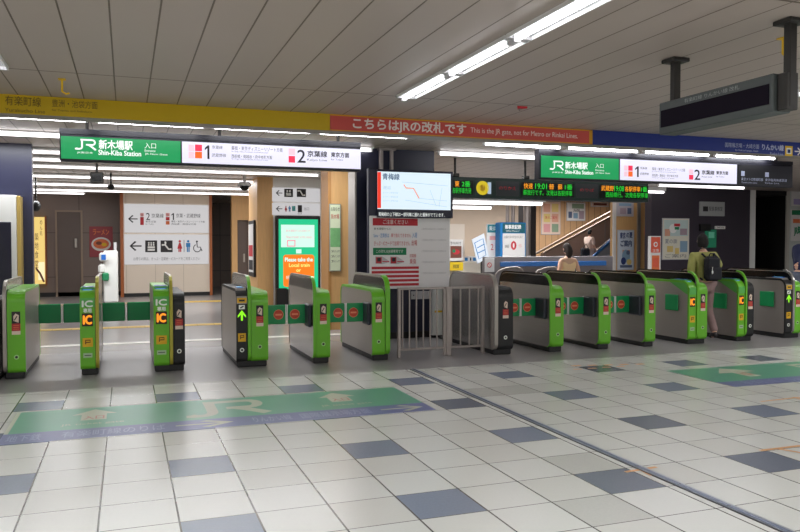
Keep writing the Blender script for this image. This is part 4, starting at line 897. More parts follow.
def row(p0, p1, segs, dy=0.0):
    s = MB(); x0, x1, z0, z1 = box_at(p0, p1, 181.5 + dy, 200 + dy, YQ); h = lz1 - lz0; s.box(x0, x1, YQ - .006, YQ + .01, lz0 + h * .16, lz1 - h * .16, SCN); o = s.build('screen', t)
    a = Art('front', YQ - .006)
    for tx, q0, q1, line, m in segs:
        u0, u1 = PX(q0, 190, YQ), PX(q1, 190, YQ); v1 = lz1 - h * (.2 if line == 0 else .52); a.text(tx, u0, u1, v1 - h * .27, v1, m, 1, .001 if line == 0 else 0)
    a.build('', o)
row(446, 473, (('東', 454.7, 459, 0, LEDO), ('2番', 461.6, 470, 0, LEDG), ('各駅停車先発', 452, 471, 1, LEDG)))
row(521, 574, (('快速', 523.6, 532.5, 0, LEDO), ('19:01', 535, 546.5, 0, LEDG), ('普', 548.7, 553.8, 0, LEDO), ('蘇', 557.6, 562, 0, LEDO), ('1番', 564.6, 572, 0, LEDG), ('蘇我行です。次発は各駅停車', 523, 572, 1, LEDG)))
row(599, 648, (('武蔵野', 601, 613.5, 0, LEDO), ('19:08', 614, 623.6, 0, LEDG), ('各駅停車', 624.6, 640, 0, LEDO), ('1番', 640.8, 646.8, 0, LEDG), ('西船橋行。次発各駅停車', 605.4, 647.8, 1, LEDG)))
h = lz1 - lz0
for p0, p1, m in ((475.5, 492, mat('board_advert_dark', (36, 60, 54), .4)), (496, 519, mat('board_clock_grey', (52, 56, 60), .4)), (576, 598, MATS['board_clock_grey'] if 'board_clock_grey' in MATS else DARK)):
    b = MB(); b.box(PX(p0, 190, YQ), PX(p1, 190, YQ), YQ - .004, YQ + .01, lz0 + h * .14, lz1 - h * .14, m); b.build('side_panel', t)
a = Art('front', YQ - .004); u = PX(482.5, 190, YQ); zc = (lz0 + lz1) / 2
a.g('yellow_emblem'); a.disc(u, zc, h * .34, em('board_yellow', (214, 190, 30), .9)); a.disc(u, zc, h * .16, Y_INK, 1); a.g(); a.rect(PX(487.4, 190, YQ), PX(491, 190, YQ), lz0 + h * .22, lz1 - h * .22, em('board_pale', (180, 200, 220), .8))
a.T('のりかえ', 499, 516, 186.5, 190, R_INK); a.T('のりば', 580, 594, 188.5, 191.5, R_INK); a.build('', t)

# back walls at right
YV = 22.0
vx0, vx1 = PX(434, 240, YV), PX(536, 240, YV)
wall('wall_beige_back', 5.2, vx1, YV, YV + .2, 0, CEIL, mat('beige_back_wall', (192, 172, 152), .5, noise=.06, nscale=3))
vx2 = PX(652, 240, YV)
wall('wall_wood_slats', vx1, vx2, YV + .02, YV + .22, 0, CEIL, WOODB)
# white service counter, posters and boards on the left of this area
def flat(name, px, Y, m, label, cat, art=None, depth=.04, frame=None, group=None, floor=False):
    x0, x1, z0, z1 = box_at(*px, Y)
    if floor: z0 = 0.02
    t = thing(name, ((x0 + x1) / 2, Y, z0), label, cat, group)
    if frame: b = MB(); b.box(x0 - .02, x1 + .02, Y + .004, Y + depth, z0 - .02, z1 + .02, frame, .004); b.build('frame', t)
    b = MB(); b.box(x0, x1, Y, Y + (depth if not frame else .02), z0, z1, m, .003); o = b.build('sheet', t)
    if art: a = Art('front', Y); art(a); a.build('', o)
    return t
YO = 15.5
# partition that carries posters
p0, p1 = PX(448, 240, YO + .1), PX(500, 240, YO + .1)
t = thing('service_booth', ((p0 + p1) / 2, YO + .5, 0), 'low cream service booth behind the gates right of the notice board', 'booth')
b = MB(); b.box(p0, p1, YO + .1, YO + .9, 0, PZ(474, 262, YO + .1), mat('booth_cream', (216, 206, 190), .5), .01); b.build('base', t)
b = MB(); b.box(p0, PX(465, 240, YO + .1), YO + .12, YO + .16, PZ(474, 262, YO + .1), PZ(456, 224, YO + .1), mat('booth_panel', (214, 200, 186), .5)); b.build('upper_panel', t)
yx0, yx1, yz0, yz1 = box_at(449, 463.2, 262.2, 270.6, YO - .02)
b = MB(); b.box(yx0, yx1, YO - .02, YO + .1, yz0, yz1, mat('yellow_panel', (226, 190, 24), .5), .004); o = b.build('yellow_panel', t, None, 'bright yellow panel'); a = Art('front', YO - .02); a.T('精算', 453, 459, 264.6, 268.4, K_INK); a.build('', o)
bt = PZ(474, 262, YO + .1); cx0, cx1 = PX(463.4, 260, YO + .2), PX(478, 260, YO + .2)
t = thing('counter_card', ((cx0 + cx1) / 2, YO + .2, bt), 'small white card with two blue pictures beside the yellow panel', 'card')
b = MB(); b.box(cx0, cx1, YO + .2, YO + .24, bt + .001, bt + .13, PAPER, .003); o = b.build('sheet', t); a = Art('front', YO + .2); a.rect(cx0 + .03, cx0 + .11, bt + .025, bt + .1, B_INK); a.rect(cx1 - .13, cx1 - .04, bt + .025, bt + .1, B_INK); a.rect((cx0 + cx1) / 2 - .02, (cx0 + cx1) / 2 + .01, bt + .03, bt + .1, K_INK); a.build('', o)
def pic(a):
    a.g('food_picture'); a.R(450.4, 461.5, 246, 258, BR_INK); x0, x1, z0, z1 = a.b(450.4, 461.5, 246, 258); a.disc((x0 + x1) / 2, (z0 + z1) / 2, .09, R_INK, 1, 16, .06); a.disc((x0 + x1) / 2 - .05, (z0 + z1) / 2 + .02, .04, G_INK, 2, 12); a.g(); a.T('駅のお知らせ', 450.6, 461, 241.6, 244.4, K_INK)
flat('small_poster', (449, 463, 239.5, 261), YO, PAPER, 'poster with a red and green food picture, right of the notice board', 'poster', pic)
# slanted white sheet
x0, x1, z0, z1 = box_at(474, 491, 232, 264, YO - .3)
t = thing('slanted_notice', ((x0 + x1) / 2, YO - .3, z0), 'white sheet leaning at a slant left of the blue framed board', 'notice')
a = Art('front', YO - .28); q = lambda x, y: (PX(x, y, YO - .28), PZ(x, y, YO - .28))
b = MB(); b.prism([q(471.8, 239.5), q(484, 233.4), q(489, 257), q(477.5, 264)], YO - .28, YO - .26, mat('sheet_bluish_white', (224, 230, 240), .5), 'y'); b.build('sheet', t)
a.g('blue_chart'); a.line([q(474.5, 243), q(483, 238.6), q(486, 255), q(479, 259), q(474.5, 243)], .02, B_INK, 0); a.line([q(477, 248), q(484.5, 244)], .02, B_INK); a.line([q(478, 253), q(485.4, 249.5)], .02, B_INK); a.build('', t)
b = MB(); b.box(PX(481, 250, YO - .24), PX(482.5, 250, YO - .24), YO - .25, YO - .22, 0.02, z1 - .1, DARK); b.build('stand', t)
# second board, partly hidden
def bd2(a):
    a.R(487.4, 497.6, 224.4, 232.6, mat('cyan_head', (40, 176, 196), .5, emit=.25)); a.T('乗換', 489, 496, 226, 230.6, W_INK, 2); a.R(489.6, 496.2, 236, 240, PK_INK); a.T('2', 490.6, 493.4, 244, 250, R_INK)
flat('transfer_board', (486.6, 497.4, 224, 259), YO + .06, PAPER, 'narrow white board with a cyan heading left of the blue framed board', 'board', bd2, depth=.035, floor=True)
# blue framed delay counter board
x0, x1, z0, z1 = box_at(500.2, 526, 222.4, 259, YO - .2)
YE = YO - .2
t = thing('counter_board', ((x0 + x1) / 2, YE, 0), 'tall blue framed white board with a large red 0', 'board')
BLF = mat('board_blue_frame', (22, 122, 190), .4)
b = MB(); b.box(x0, x1, YE, YE + .25, 0.02, z1, BLF, .015); b.build('frame', t)
b = MB(); b.box(x0 + .03, x1 - .03, YE + .02, YE + .23, 0, .03, PLINTH); b.build('foot', t)
fx0, fx1, fz0, fz1 = box_at(502.6, 524.8, 233.4, 259, YE); b = MB(); b.box(fx0, fx1, YE - .01, YE + .01, fz0 - .3, fz1, PAPER, .004); o = b.build('sheet', t)
hx0, hx1, hz0, hz1 = box_at(502.6, 524.8, 223.4, 232.8, YE); b = MB(); b.box(hx0, hx1, YE - .012, YE + .01, hz0, hz1, mat('board_teal_head', (20, 130, 150), .4, emit=.3), .004); o2 = b.build('header', t)
a = Art('front', YE - .012); a.T('無事故記録', 505, 521, 224.8, 229, W_INK, 1, .004); a.T('Safety Record', 506, 519, 230.2, 232, W_INK); a.build('', o2)
a = Art('front', YE - .01); a.T('0', 511.2, 516, 241.5, 249.4, R_INK, 1, .012); a.T('お客さまの安全のために', 504.4, 523, 235.6, 238.4, MATS['guide_grey_ink']); a.T('件', 518.5, 522, 244, 248, PK_INK); a.T('本日', 505, 508.6, 244.6, 248, K_INK); a.build('', o)
# steel posts and dark pier
for k, (p, r, l) in enumerate(((507.5, .05, 'left one of the three bright steel posts behind the blue framed board'), (513, .05, 'middle one of the three bright steel posts behind the blue framed board'), (527, .1, 'thick bright steel post right of the blue framed board'))):
    c = at(p, 215, 17.9); t = thing('steel_post', (c[0], 17.9, 0), l, 'post'); b = MB(); b.tube([(c[0], 17.9, 0), (c[0], 17.9, CEIL)], r, RAILS, 14); b.build('shaft', t); b = MB(); b.tube([(c[0], 17.9, 0), (c[0], 17.9, .04)], r * 1.6, DARK, 14); b.build('foot', t)
d0, d1 = PX(530.6, 230, 18.5), PX(536, 230, 18.5)
wall('wall_dark_pier', d0, d1, 18.5, 19.2, 0, CEIL, mat('pier_dark', (40, 36, 40), .5))
# posters on the slatted wall
def pgrid(a, px, cols):
    x0, x1, y0, y1 = px; n = 0
    for j in range(3):
        for i in range(2):
            a.R(x0 + 1.6 + i * (x1 - x0 - 1.6) / 2, x0 + (i + 1) * (x1 - x0 - 1.6) / 2, y0 + 2 + j * (y1 - y0 - 2) / 3, y0 + (j + .82) * (y1 - y0 - 2) / 3 + 2, cols[n % len(cols)]); n += 1
PKP = mat('poster_pale_pink', (226, 198, 180), .5, noise=.08, nscale=6)
S1 = mat('soft_salmon', (216, 160, 136), .6); S2 = mat('soft_straw', (222, 196, 122), .6); S3 = mat('soft_rose', (214, 150, 150), .6); S4 = mat('soft_sage', (136, 156, 130), .6); S5 = mat('soft_slate', (92, 104, 134), .6); S6 = mat('soft_sky', (136, 166, 190), .6); S7 = mat('soft_mauve', (170, 150, 160), .6)
flat('advert_poster', (542, 560, 201.8, 234), YV - .02, PKP, 'tall poster with a pink and yellow picture grid on the slatted wall', 'poster', lambda a: (pgrid(a, (542, 560, 201.8, 234), [S1, S2, S2, S1, S3, S4]), a.T('春のご案内', 545, 557, 216, 219, R_INK)), frame=P_GREY)
flat('advert_poster', (567.4, 585, 203, 220.4), YV - .02, PAPER, 'poster with green and blue landscape pictures on the slatted wall', 'poster', lambda a: (a.R(572, 584, 203.8, 208.6, S4), a.R(568.4, 572, 211.6, 218, S5), a.R(573.4, 577.8, 213, 218.4, S6), a.R(579, 584, 211, 219, S7), a.T('旅', 573, 580, 209, 212, K_INK)), frame=P_GREY)
flat('advert_poster', (591.8, 608.4, 198, 206.2), YV - .02, PKP, 'small pale poster just under the departure board on the slatted wall', 'poster', lambda a: (a.R(593.6, 606.8, 203.2, 205.4, BR_INK), a.T('お知らせ', 594, 606, 199.6, 202, R_INK)), frame=P_GREY)
# pier with posters in front of the slatted wall
YJ = 16.8
j0, j1 = PX(612.8, 240, YJ), PX(651, 240, YJ)
jm0, jm1 = PX(636.6, 240, YJ), PX(639.6, 240, YJ)
w = MB(); w.box(j0, j1, YJ, YJ + .12, 0, CEIL, WOOD); pier = struct(w.build('wall_poster_pier'))
wall('trim_8', j0 - .004, PX(615.4, 240, YJ), YJ - .03, YJ + .02, 0, CEIL, mat('white_jamb', (226, 220, 214), .4))
wall('trim_9', jm0, jm1, YJ - .04, YJ + .02, 0, CEIL, STEEL)
c = at(645.6, 231, YJ); b = MB(); b.box(c[0] - .03, c[0] + .03, YJ - .035, YJ, c[2] - .08, c[2] + .08, BR_INK, .012); b.box(c[0] - .04, c[0] + .04, YJ - .01, YJ, c[2] - .1, c[2] + .1, O_INK, .004); b.build('handle', pier)
flat('advert_poster', (617.4, 633.2, 201.8, 215.6), YJ - .04, mat('poster_lilac_grey', (190, 182, 190), .5), 'square grey poster at the top of the wood pier', 'poster', lambda a: (a.R(619, 631.4, 203.2, 206, S6), a.R(620, 626, 208, 214, S7), a.R(627.4, 631.4, 208, 214, S5)), frame=P_GREY)
flat('advert_poster', (618.4, 633.6, 230.6, 269.4), YJ - .04, mat('poster_pale_blue', (206, 214, 226), .5), 'tall blue and white poster at eye level on the wood pier', 'poster', lambda a: (a.T('東京', 620, 625.4, 232.4, 238.6, N_INK, 1, .004), a.T('の夏', 626.4, 632.4, 232.4, 238, N_INK, 1, .004), a.T('ご案内', 620.6, 631.6, 240.4, 246.4, S5, 2, .01), a.R(622.4, 630, 250, 256, S1), a.g('picture'), a.disc(PX(626, 256, YJ - .04), PZ(626, 256, YJ - .04), .13, S6, .5, 18, .17), a.disc(PX(623.4, 261, YJ - .04), PZ(623.4, 261, YJ - .04), .08, N_INK, 1.2, 14, .1), a.disc(PX(629, 262, YJ - .04), PZ(629, 262, YJ - .04), .08, S2, 1.6, 14, .08), a.disc(PX(628, 252.6, YJ - .04), PZ(628, 252.6, YJ - .04), .06, S5, 2, 14), a.g(), a.R(620, 632, 265, 267.6, S5)), frame=P_GREY)
# escalator rising to the right in front of the slatted wall
YA = 18.4
def q3(x, y, Y): return at(x, y, Y)
base = at(575, 262, YA)
t = thing('escalator', (base[0], YA, 0), 'escalator with steel handrails rising to the right beyond the gates', 'escalator')
lo, hi = at(537, 262, YA), at(613, 232, YA)
P = [at(531, 293, YA), at(560, 289.5, YA), at(590, 277, YA), at(626, 256, YA)]
pr = [(p[0], p[2]) for p in P]
b = MB(); b.prism([(pr[0][0], 0.0)] + pr + [(pr[-1][0], 0.0)], YA, YA + .12, mat('escalator_skirt', (150, 140, 134), .4, .4), 'y'); b.build('near_side', t)
b = MB(); b.prism([(pr[0][0], 0.0)] + pr + [(pr[-1][0], 0.0)], YA + 1.25, YA + 1.37, MATS['escalator_skirt'], 'y'); b.build('far_side', t)
st = MB(); nst = 16
for k in range(nst):
    f = k / (nst - 1); x = pr[1][0] + (pr[3][0] - pr[1][0]) * f; i = 1 if x < pr[2][0] else 2; g = (x - pr[i][0]) / (pr[i + 1][0] - pr[i][0]); z = pr[i][1] + (pr[i + 1][1] - pr[i][1]) * g - .12
    st.box(x, x + (pr[3][0] - pr[1][0]) / nst + .03, YA + .12, YA + 1.25, max(z - .25, 0), max(z, .05), DARK)
st.build('steps', t)
q4 = lambda pts, Y: [(at(x, y, Y)[0], at(x, y, Y)[2]) for x, y in pts]
b = MB(); b.prism(q4([(536, 291), (560, 289), (590, 277), (626, 256), (626, 205), (541, 253.5)], YA + 1.3), YA + 1.3, YA + 1.32, mat('balustrade_brown', (168, 142, 128), .35), 'y'); b.build('balustrade', t)
b = MB(); b.prism(q4([(560, 288), (590, 276), (626, 255), (626, 230), (602, 248.6), (590, 259.5), (574, 266.6), (560, 269)], YA + .05), YA + .04, YA + .06, mat('balustrade_blue_grey', (118, 128, 146), .3), 'y'); b.build('balustrade', t)
HRAIL = mat('handrail_bronze', (136, 116, 104), .35, .4)
for nm, Y, pts, r, m in (('handrail', YA + 1.31, [(536, 253.4), (560, 240), (590, 223), (616, 209)], .035, HRAIL), ('handrail', YA + 1.2, [(543, 253), (565, 241), (592, 226.5), (616, 213.5)], .03, HRAIL), ('handrail', YA + .06, [(574, 267), (590, 260), (602, 249), (618, 234.5)], .045, mat('rail_blue', (46, 96, 156), .3, .3)), ('inner_rail', YA + .09, [(596, 251), (606, 243), (618, 232)], .022, RAILS)):
    b = MB(); b.tube([at(x, y, Y) for x, y in pts], r, m, 10); b.build(nm, t)
for x, y in ((545, 250), (568, 240), (590, 226), (605, 217)):
    c = at(x, y, YA + 1.31); b = MB(); b.tube([(c[0], YA + 1.31, c[2]), (c[0], YA + 1.31, max(c[2] - .7, .05))], .018, RAILS, 8); b.build('rail_support', t)
# low glazed partition with blue band
YH = 13.2
h0, h1 = PX(484.5, 265, YH), PX(613, 265, YH)
zt = PZ(540, 256.5, YH)
t = thing('partition', ((h0 + h1) / 2, YH, 0), 'low grey partition with a blue band behind the right gates', 'partition')
b = MB(); b.box(h0, h1, YH, YH + .1, .05, zt, mat('partition_grey', (112, 106, 110), .35), .006); b.build('panel', t); b = MB(); b.box(h0, h1, YH + .01, YH + .09, 0, .06, PLINTH); b.build('foot', t)
b = MB(); b.box(PX(500, 262, YH), PX(606, 262, YH), YH - .02, YH + .001, PZ(555, 266, YH), PZ(555, 261.4, YH), mat('partition_blue', (36, 94, 160), .35), .004); b.build('blue_band', t)
b = MB(); b.box(h0, PX(494, 262, YH), YH - .02, YH + .001, PZ(489, 272, YH), PZ(489, 258, YH), P_GREY, .004); o = b.build('notice_plate', t)
a = Art('front', YH - .02); a.g('prohibition_mark'); u = PX(489, 265, YH); v = PZ(489, 265, YH); a.disc(u, v, .05, R_INK); a.disc(u, v, .034, PAPER, 1); a.line([(u - .03, v + .03), (u + .03, v - .03)], .012, R_INK, 2); a.build('', o)
for k, (x0, x1) in enumerate(((501, 524), (540, 560))):
    t = thing('guide_rail', at((x0 + x1) / 2, 275, YH - .35)[:2] + (0,), ('left' if k == 0 else 'right') + ' curved steel guide rail in front of the blue banded partition', 'rail')
    pts = [(x0 - 6, 275), (x0 - 2, 270.5), (x0 + 6, 267.6), ((x0 + x1) / 2 + 5, 267), (x1 - 2, 269.4), (x1 + 2, 276)]
    P = [at(x, y, YH - .35) for x, y in pts]; P = [(P[0][0], P[0][1], 0)] + P + [(P[-1][0], P[-1][1], 0)]
    b = MB(); b.tube(P, .013, RAILS, 10); b.build('tube', t); b = MB()
    for p in (P[0], P[-1]): b = MB(); b.tube([(p[0], p[1], 0), (p[0], p[1], .012)], .06, STEEL, 12); b.build('foot', t)
# dark wall with opening at far right
YU = 15.8
u0, u1 = PX(651, 240, YU), PX(754.4, 240, YU)
wall('wall_dark_right', u0, u1, YU, YU + .25, 0, CEIL, DARKW)
o0, o1 = u1, PX(786, 240, YU)
wall('trim_10', PX(749.6, 240, YU), o0, YU - .03, YU + .02, 0, CEIL, WHITE)
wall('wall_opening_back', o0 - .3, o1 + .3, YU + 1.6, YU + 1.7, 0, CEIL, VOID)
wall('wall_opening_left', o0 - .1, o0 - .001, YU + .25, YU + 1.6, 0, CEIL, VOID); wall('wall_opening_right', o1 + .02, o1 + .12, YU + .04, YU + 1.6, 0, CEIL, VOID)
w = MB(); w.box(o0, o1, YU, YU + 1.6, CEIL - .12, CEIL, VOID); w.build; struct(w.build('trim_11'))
wall('trim_12', o1, PX(788.4, 240, YU), YU - .03, YU + .03, 0, CEIL, mat('pale_jamb', (188, 184, 176), .4))
wall('wall_white_right', PX(788.4, 240, YU), 20.9, YU, YU + .03, 0, CEIL, mat('white_wall_right', (196, 200, 196), .45))
flat('advert_poster', (792, 803, 190.4, 206), YU - .03, PAPER, 'pale lilac poster high on the white wall at the right edge', 'poster', lambda a: a.R(793.6, 802, 199, 204.6, mat('lilac_ink', (176, 160, 206), .6)), frame=None)
flat('timetable_poster', (791.6, 806, 209.6, 241), YU - .03, PAPER, 'white poster with green heading and lettering at the right edge', 'poster', lambda a: (a.R(791.8, 805.8, 210.2, 215, G_INK), a.T('JR時刻', 794, 805, 226, 236, G_INK, 2, .008), a.R(793, 800, 219, 223, O_INK)), frame=None)
flat('advert_poster', (663.2, 688.8, 219, 259), YU - .03, mat('poster_cream', (226, 222, 206), .5), 'large bright poster with colourful pictures on the dark wall', 'poster', lambda a: (a.R(664, 688, 220, 236, mat('poster_mint', (196, 214, 212), .5)), a.g('ring_picture'), a.disc((a.b(669, 677, 220, 232)[0] + a.b(669, 677, 220, 232)[1]) / 2, a.b(669, 677, 220, 234)[2] + .14, .12, W_INK, 1), a.g(), a.R(674, 680, 223.6, 226.4, R_INK, 1.2), a.R(674.6, 679, 227, 229.6, G_INK, 1.2), a.R(680, 687, 228.6, 235, S7, 1), a.R(664.6, 670, 229, 236, S1, 1), a.T('夏の旅', 665, 677, 239, 243.4, S5), a.R(667, 673, 246, 252, S2), a.R(680, 687.4, 241, 252, S6), a.R(675, 679, 248, 254, S2), a.T('ご案内', 665, 686, 254, 257.6, MATS['guide_grey_ink'])), frame=P_GREY)
flat('office_sign', (700.6, 724.8, 201.8, 216), YU - .06, mat('office_sign_grey', (168, 170, 170), .5), 'grey office sign with dark lettering on the dark wall', 'sign', lambda a: (a.R(703, 708, 206.4, 211.4, K_INK), a.T('駅長事務室', 709, 722.4, 206.6, 211, K_INK)), depth=.06)
flat('wall_panel', (715.4, 725.4, 226, 229), YU - .04, PAPER, 'small white strip sign left of the dark opening', 'sign', lambda a: a.T('Staff only', 717, 724, 226.8, 228.4, K_INK))
flat('wall_intercom', (701, 711, 224, 231), YU - .08, BLACK, 'small black box above the head of the person with backpack', 'intercom', lambda a: a.R(703, 706, 226, 229, DARK), depth=.08)
flat('green_notice', (706.4, 716.4, 229.6, 247.6), YU - .058, mat('notice_green', (54, 176, 130), .5, emit=.15), 'bright green notice on the dark wall beside the head of the person', 'notice', lambda a: a.R(708.6, 714.4, 232, 238, mat('notice_mint', (120, 214, 180), .5)), depth=.06)
# red and white stand sign
x0, x1, z0, z1 = box_at(650.4, 660.8, 236, 273, 14.6)
t = thing('stand_sign', ((x0 + x1) / 2, 14.6, 0), 'red and white standing sign in front of the dark wall', 'sign')
RW = mat('stand_coral', (226, 96, 70), .5); b = MB(); b.box(x0, x1, 14.6, 14.7, .3, z1, PAPER, .006); o = b.build('board', t)
b = MB(); b.box(x0 + .02, x1 - .02, 14.55, 14.75, 0, .32, DARK, .01); b.build('foot', t)
a = Art('front', 14.6); a.R(651, 660.2, 237, 252.6, RW); a.R(651.8, 659.4, 255.4, 270, O_INK); a.R(653, 658.4, 258, 267, RW, 1); u = PX(655.6, 245, 14.6); v = PZ(655.6, 244.4, 14.6); a.g('ring_mark'); a.disc(u, v, .06, W_INK, 1); a.disc(u, v, .035, RW, 2); a.g(); a.T('注意', 652.6, 658.6, 249, 252, W_INK, 2); a.build('', o)
# ================================================================== PEOPLE
from mathutils import Vector, Matrix
def skin(verts, edges, radii, levels=2, root=0):
    me = bpy.data.meshes.new('sk'); me.from_pydata([tuple(v) for v in verts], edges, [])
    o = bpy.data.objects.new('sk', me); COL.objects.link(o)
    m = o.modifiers.new('s', 'SKIN'); m.use_smooth_shade = True
    for i, r in enumerate(radii):
        sv = me.skin_vertices[0].data[i]; sv.radius = r if isinstance(r, tuple) else (r, r); sv.use_root = (i == root)
    u = o.modifiers.new('u', 'SUBSURF'); u.levels = levels; u.render_levels = levels
    dg = bpy.context.evaluated_depsgraph_get(); dg.update()
    r = bpy.data.meshes.new_from_object(o.evaluated_get(dg))
    bpy.data.objects.remove(o); bpy.data.meshes.remove(me)
    return r
def chain(*pts): return list(pts)
def lerp(a, b, t): return tuple(a[i] + (b[i] - a[i]) * t for i in range(3))
def hand_geo(mb, wrist, elbow, side, m, curl=.35, palm_dir=None):
    "palm with four bent fingers and a thumb leaving its side"
    w = Vector(wrist); d = (w - Vector(elbow)).normalized(); pd = Vector(palm_dir or (0, 0, -1)); s = d.cross(pd)
    if s.length < 1e-3: s = Vector((1, 0, 0))
    s.normalize(); pd = s.cross(d).normalized() * (-1 if s.cross(d).dot(pd) < 0 else 1)
    p = [w - d * .02, w + d * .03, w + d * .075]
    mb.mesh(skin(p, [(0, 1), (1, 2)], [(.026, .02), (.036, .018), (.038, .015)], 1), m)
    for k, L in enumerate((.068, .078, .072, .056)):
        b0 = w + d * .075 + s * (-.026 + .0175 * k); q1 = b0 + (d * math.cos(curl) + pd * math.sin(curl)) * L * .5; q2 = q1 + (d * math.cos(curl * 2.2) + pd * math.sin(curl * 2.2)) * L * .5
        mb.mesh(skin([b0 - d * .02, b0, q1, q2], [(0, 1), (1, 2), (2, 3)], [.009, .0085, .008, .0065], 1), m)
    t0 = w + d * .02 - s * .03 * side; t1 = t0 + (d * .6 - s * .8 * side).normalized() * .035; t2 = t1 + (d * .9 + pd * .3 - s * .2 * side).normalized() * .03
    mb.mesh(skin([w + d * .015, t0, t1, t2], [(0, 1), (1, 2), (2, 3)], [.014, .012, .01, .008], 1), m)
def head_geo(mb, c, yaw, pitch, sc, SK, LIP, EYE_, side=1):
    R = Matrix.Rotation(yaw, 3, 'Z') @ Matrix.Rotation(pitch, 3, 'X'); c = Vector(c)
    def put(sub): mb.add([tuple(c + R @ (Vector(v) * sc)) for v in sub.v], sub.f, sub.mats[0], True)
    h = MB(); h.ball((0, 0, 0), (.075, .093, .112), SK, 20, 14)
    V = []
    for x, y, z in h.v:   # taper to the chin, flatten the face
        k = max(0, -z / .112); x *= 1 - .32 * k ** 1.4; y = y * (1 - .12 * k) + .012 * k
        if y > .07: y = .07 + (y - .07) * .55
        V.append((x, y, z))
    h.v = V; put(h)
    n = MB(); n.tube([(0, .078, .02), (0, .094, -.012), (0, .1, -.026), (0, .084, -.034)], [.007, .011, .013, .006], SK, 8); put(n)
    for s in (-1, 1):
        e = MB(); e.ball((s * .03, .078, .004), (.014, .008, .008), mat('eye_white', (232, 230, 226), .3), 10, 6); put(e)
        e = MB(); e.ball((s * .03, .084, .004), (.006, .004, .006), EYE_, 8, 5); put(e)
        e = MB(); e.tube([(s * .016, .083, .022), (s * .045, .076, .022)], .0035, EYE_, 6); put(e)
        e = MB(); e.ball((s * .076, -.005, -.008), (.012, .022, .03), SK, 10, 6); put(e)
    l = MB(); l.ball((0, .077, -.055), (.022, .008, .007), LIP, 10, 6); put(l)
    return R
def hair_geo(name, root, c, yaw, pitch, sc, m, length, style='short'):
    R = Matrix.Rotation(yaw, 3, 'Z') @ Matrix.Rotation(pitch, 3, 'X'); c = Vector(c); mb = MB()
    h = MB(); h.ball((0, -.008, .012), (.084, .1, .114), m, 22, 16)
    keep = [not ((v[1] > .035 and v[2] < .058) or (v[2] < -length)) for v in h.v]
    mp = {}; V = []
    rr = random.Random(5)
    for i, k in enumerate(keep):
        if k: mp[i] = len(V); x, y, z = h.v[i]; q = 1 + .03 * math.sin(x * 160) * math.cos(z * 90); V.append((x * q, y * q, z))
    Fc = [tuple(mp[i] for i in f) for f in h.f if all(i in mp for i in f)]
    mb.add([tuple(c + R @ (Vector(v) * sc)) for v in V], Fc, m, True)
    if style == 'long':
        L = MB(); L.tube([(0, -.06, .02), (0, -.085, -.06), (0, -.08, -.14), (0, -.075, -.2)], [.07, .078, .066, .03], m, 14)
        mb.add([tuple(c + R @ (Vector(v) * sc)) for v in L.v], L.f, m, True)
    if style == 'bun':
        L = MB(); L.ball((0, -.1, .06), (.045, .04, .042), m, 14, 9); mb.add([tuple(c + R @ (Vector(v) * sc)) for v in L.v], L.f, m, True)
    if style == 'bob':
        L = MB(); L.tube([(0, -.03, .03), (0, -.035, -.04), (0, -.03, -.1)], [.086, .092, .07], m, 16); V = [(x, y if y < .03 else .03, z) for x, y, z in L.v]
        mb.add([tuple(c + R @ (Vector(v) * sc)) for v in V], L.f, m, True)
    return mb.build(name, root)
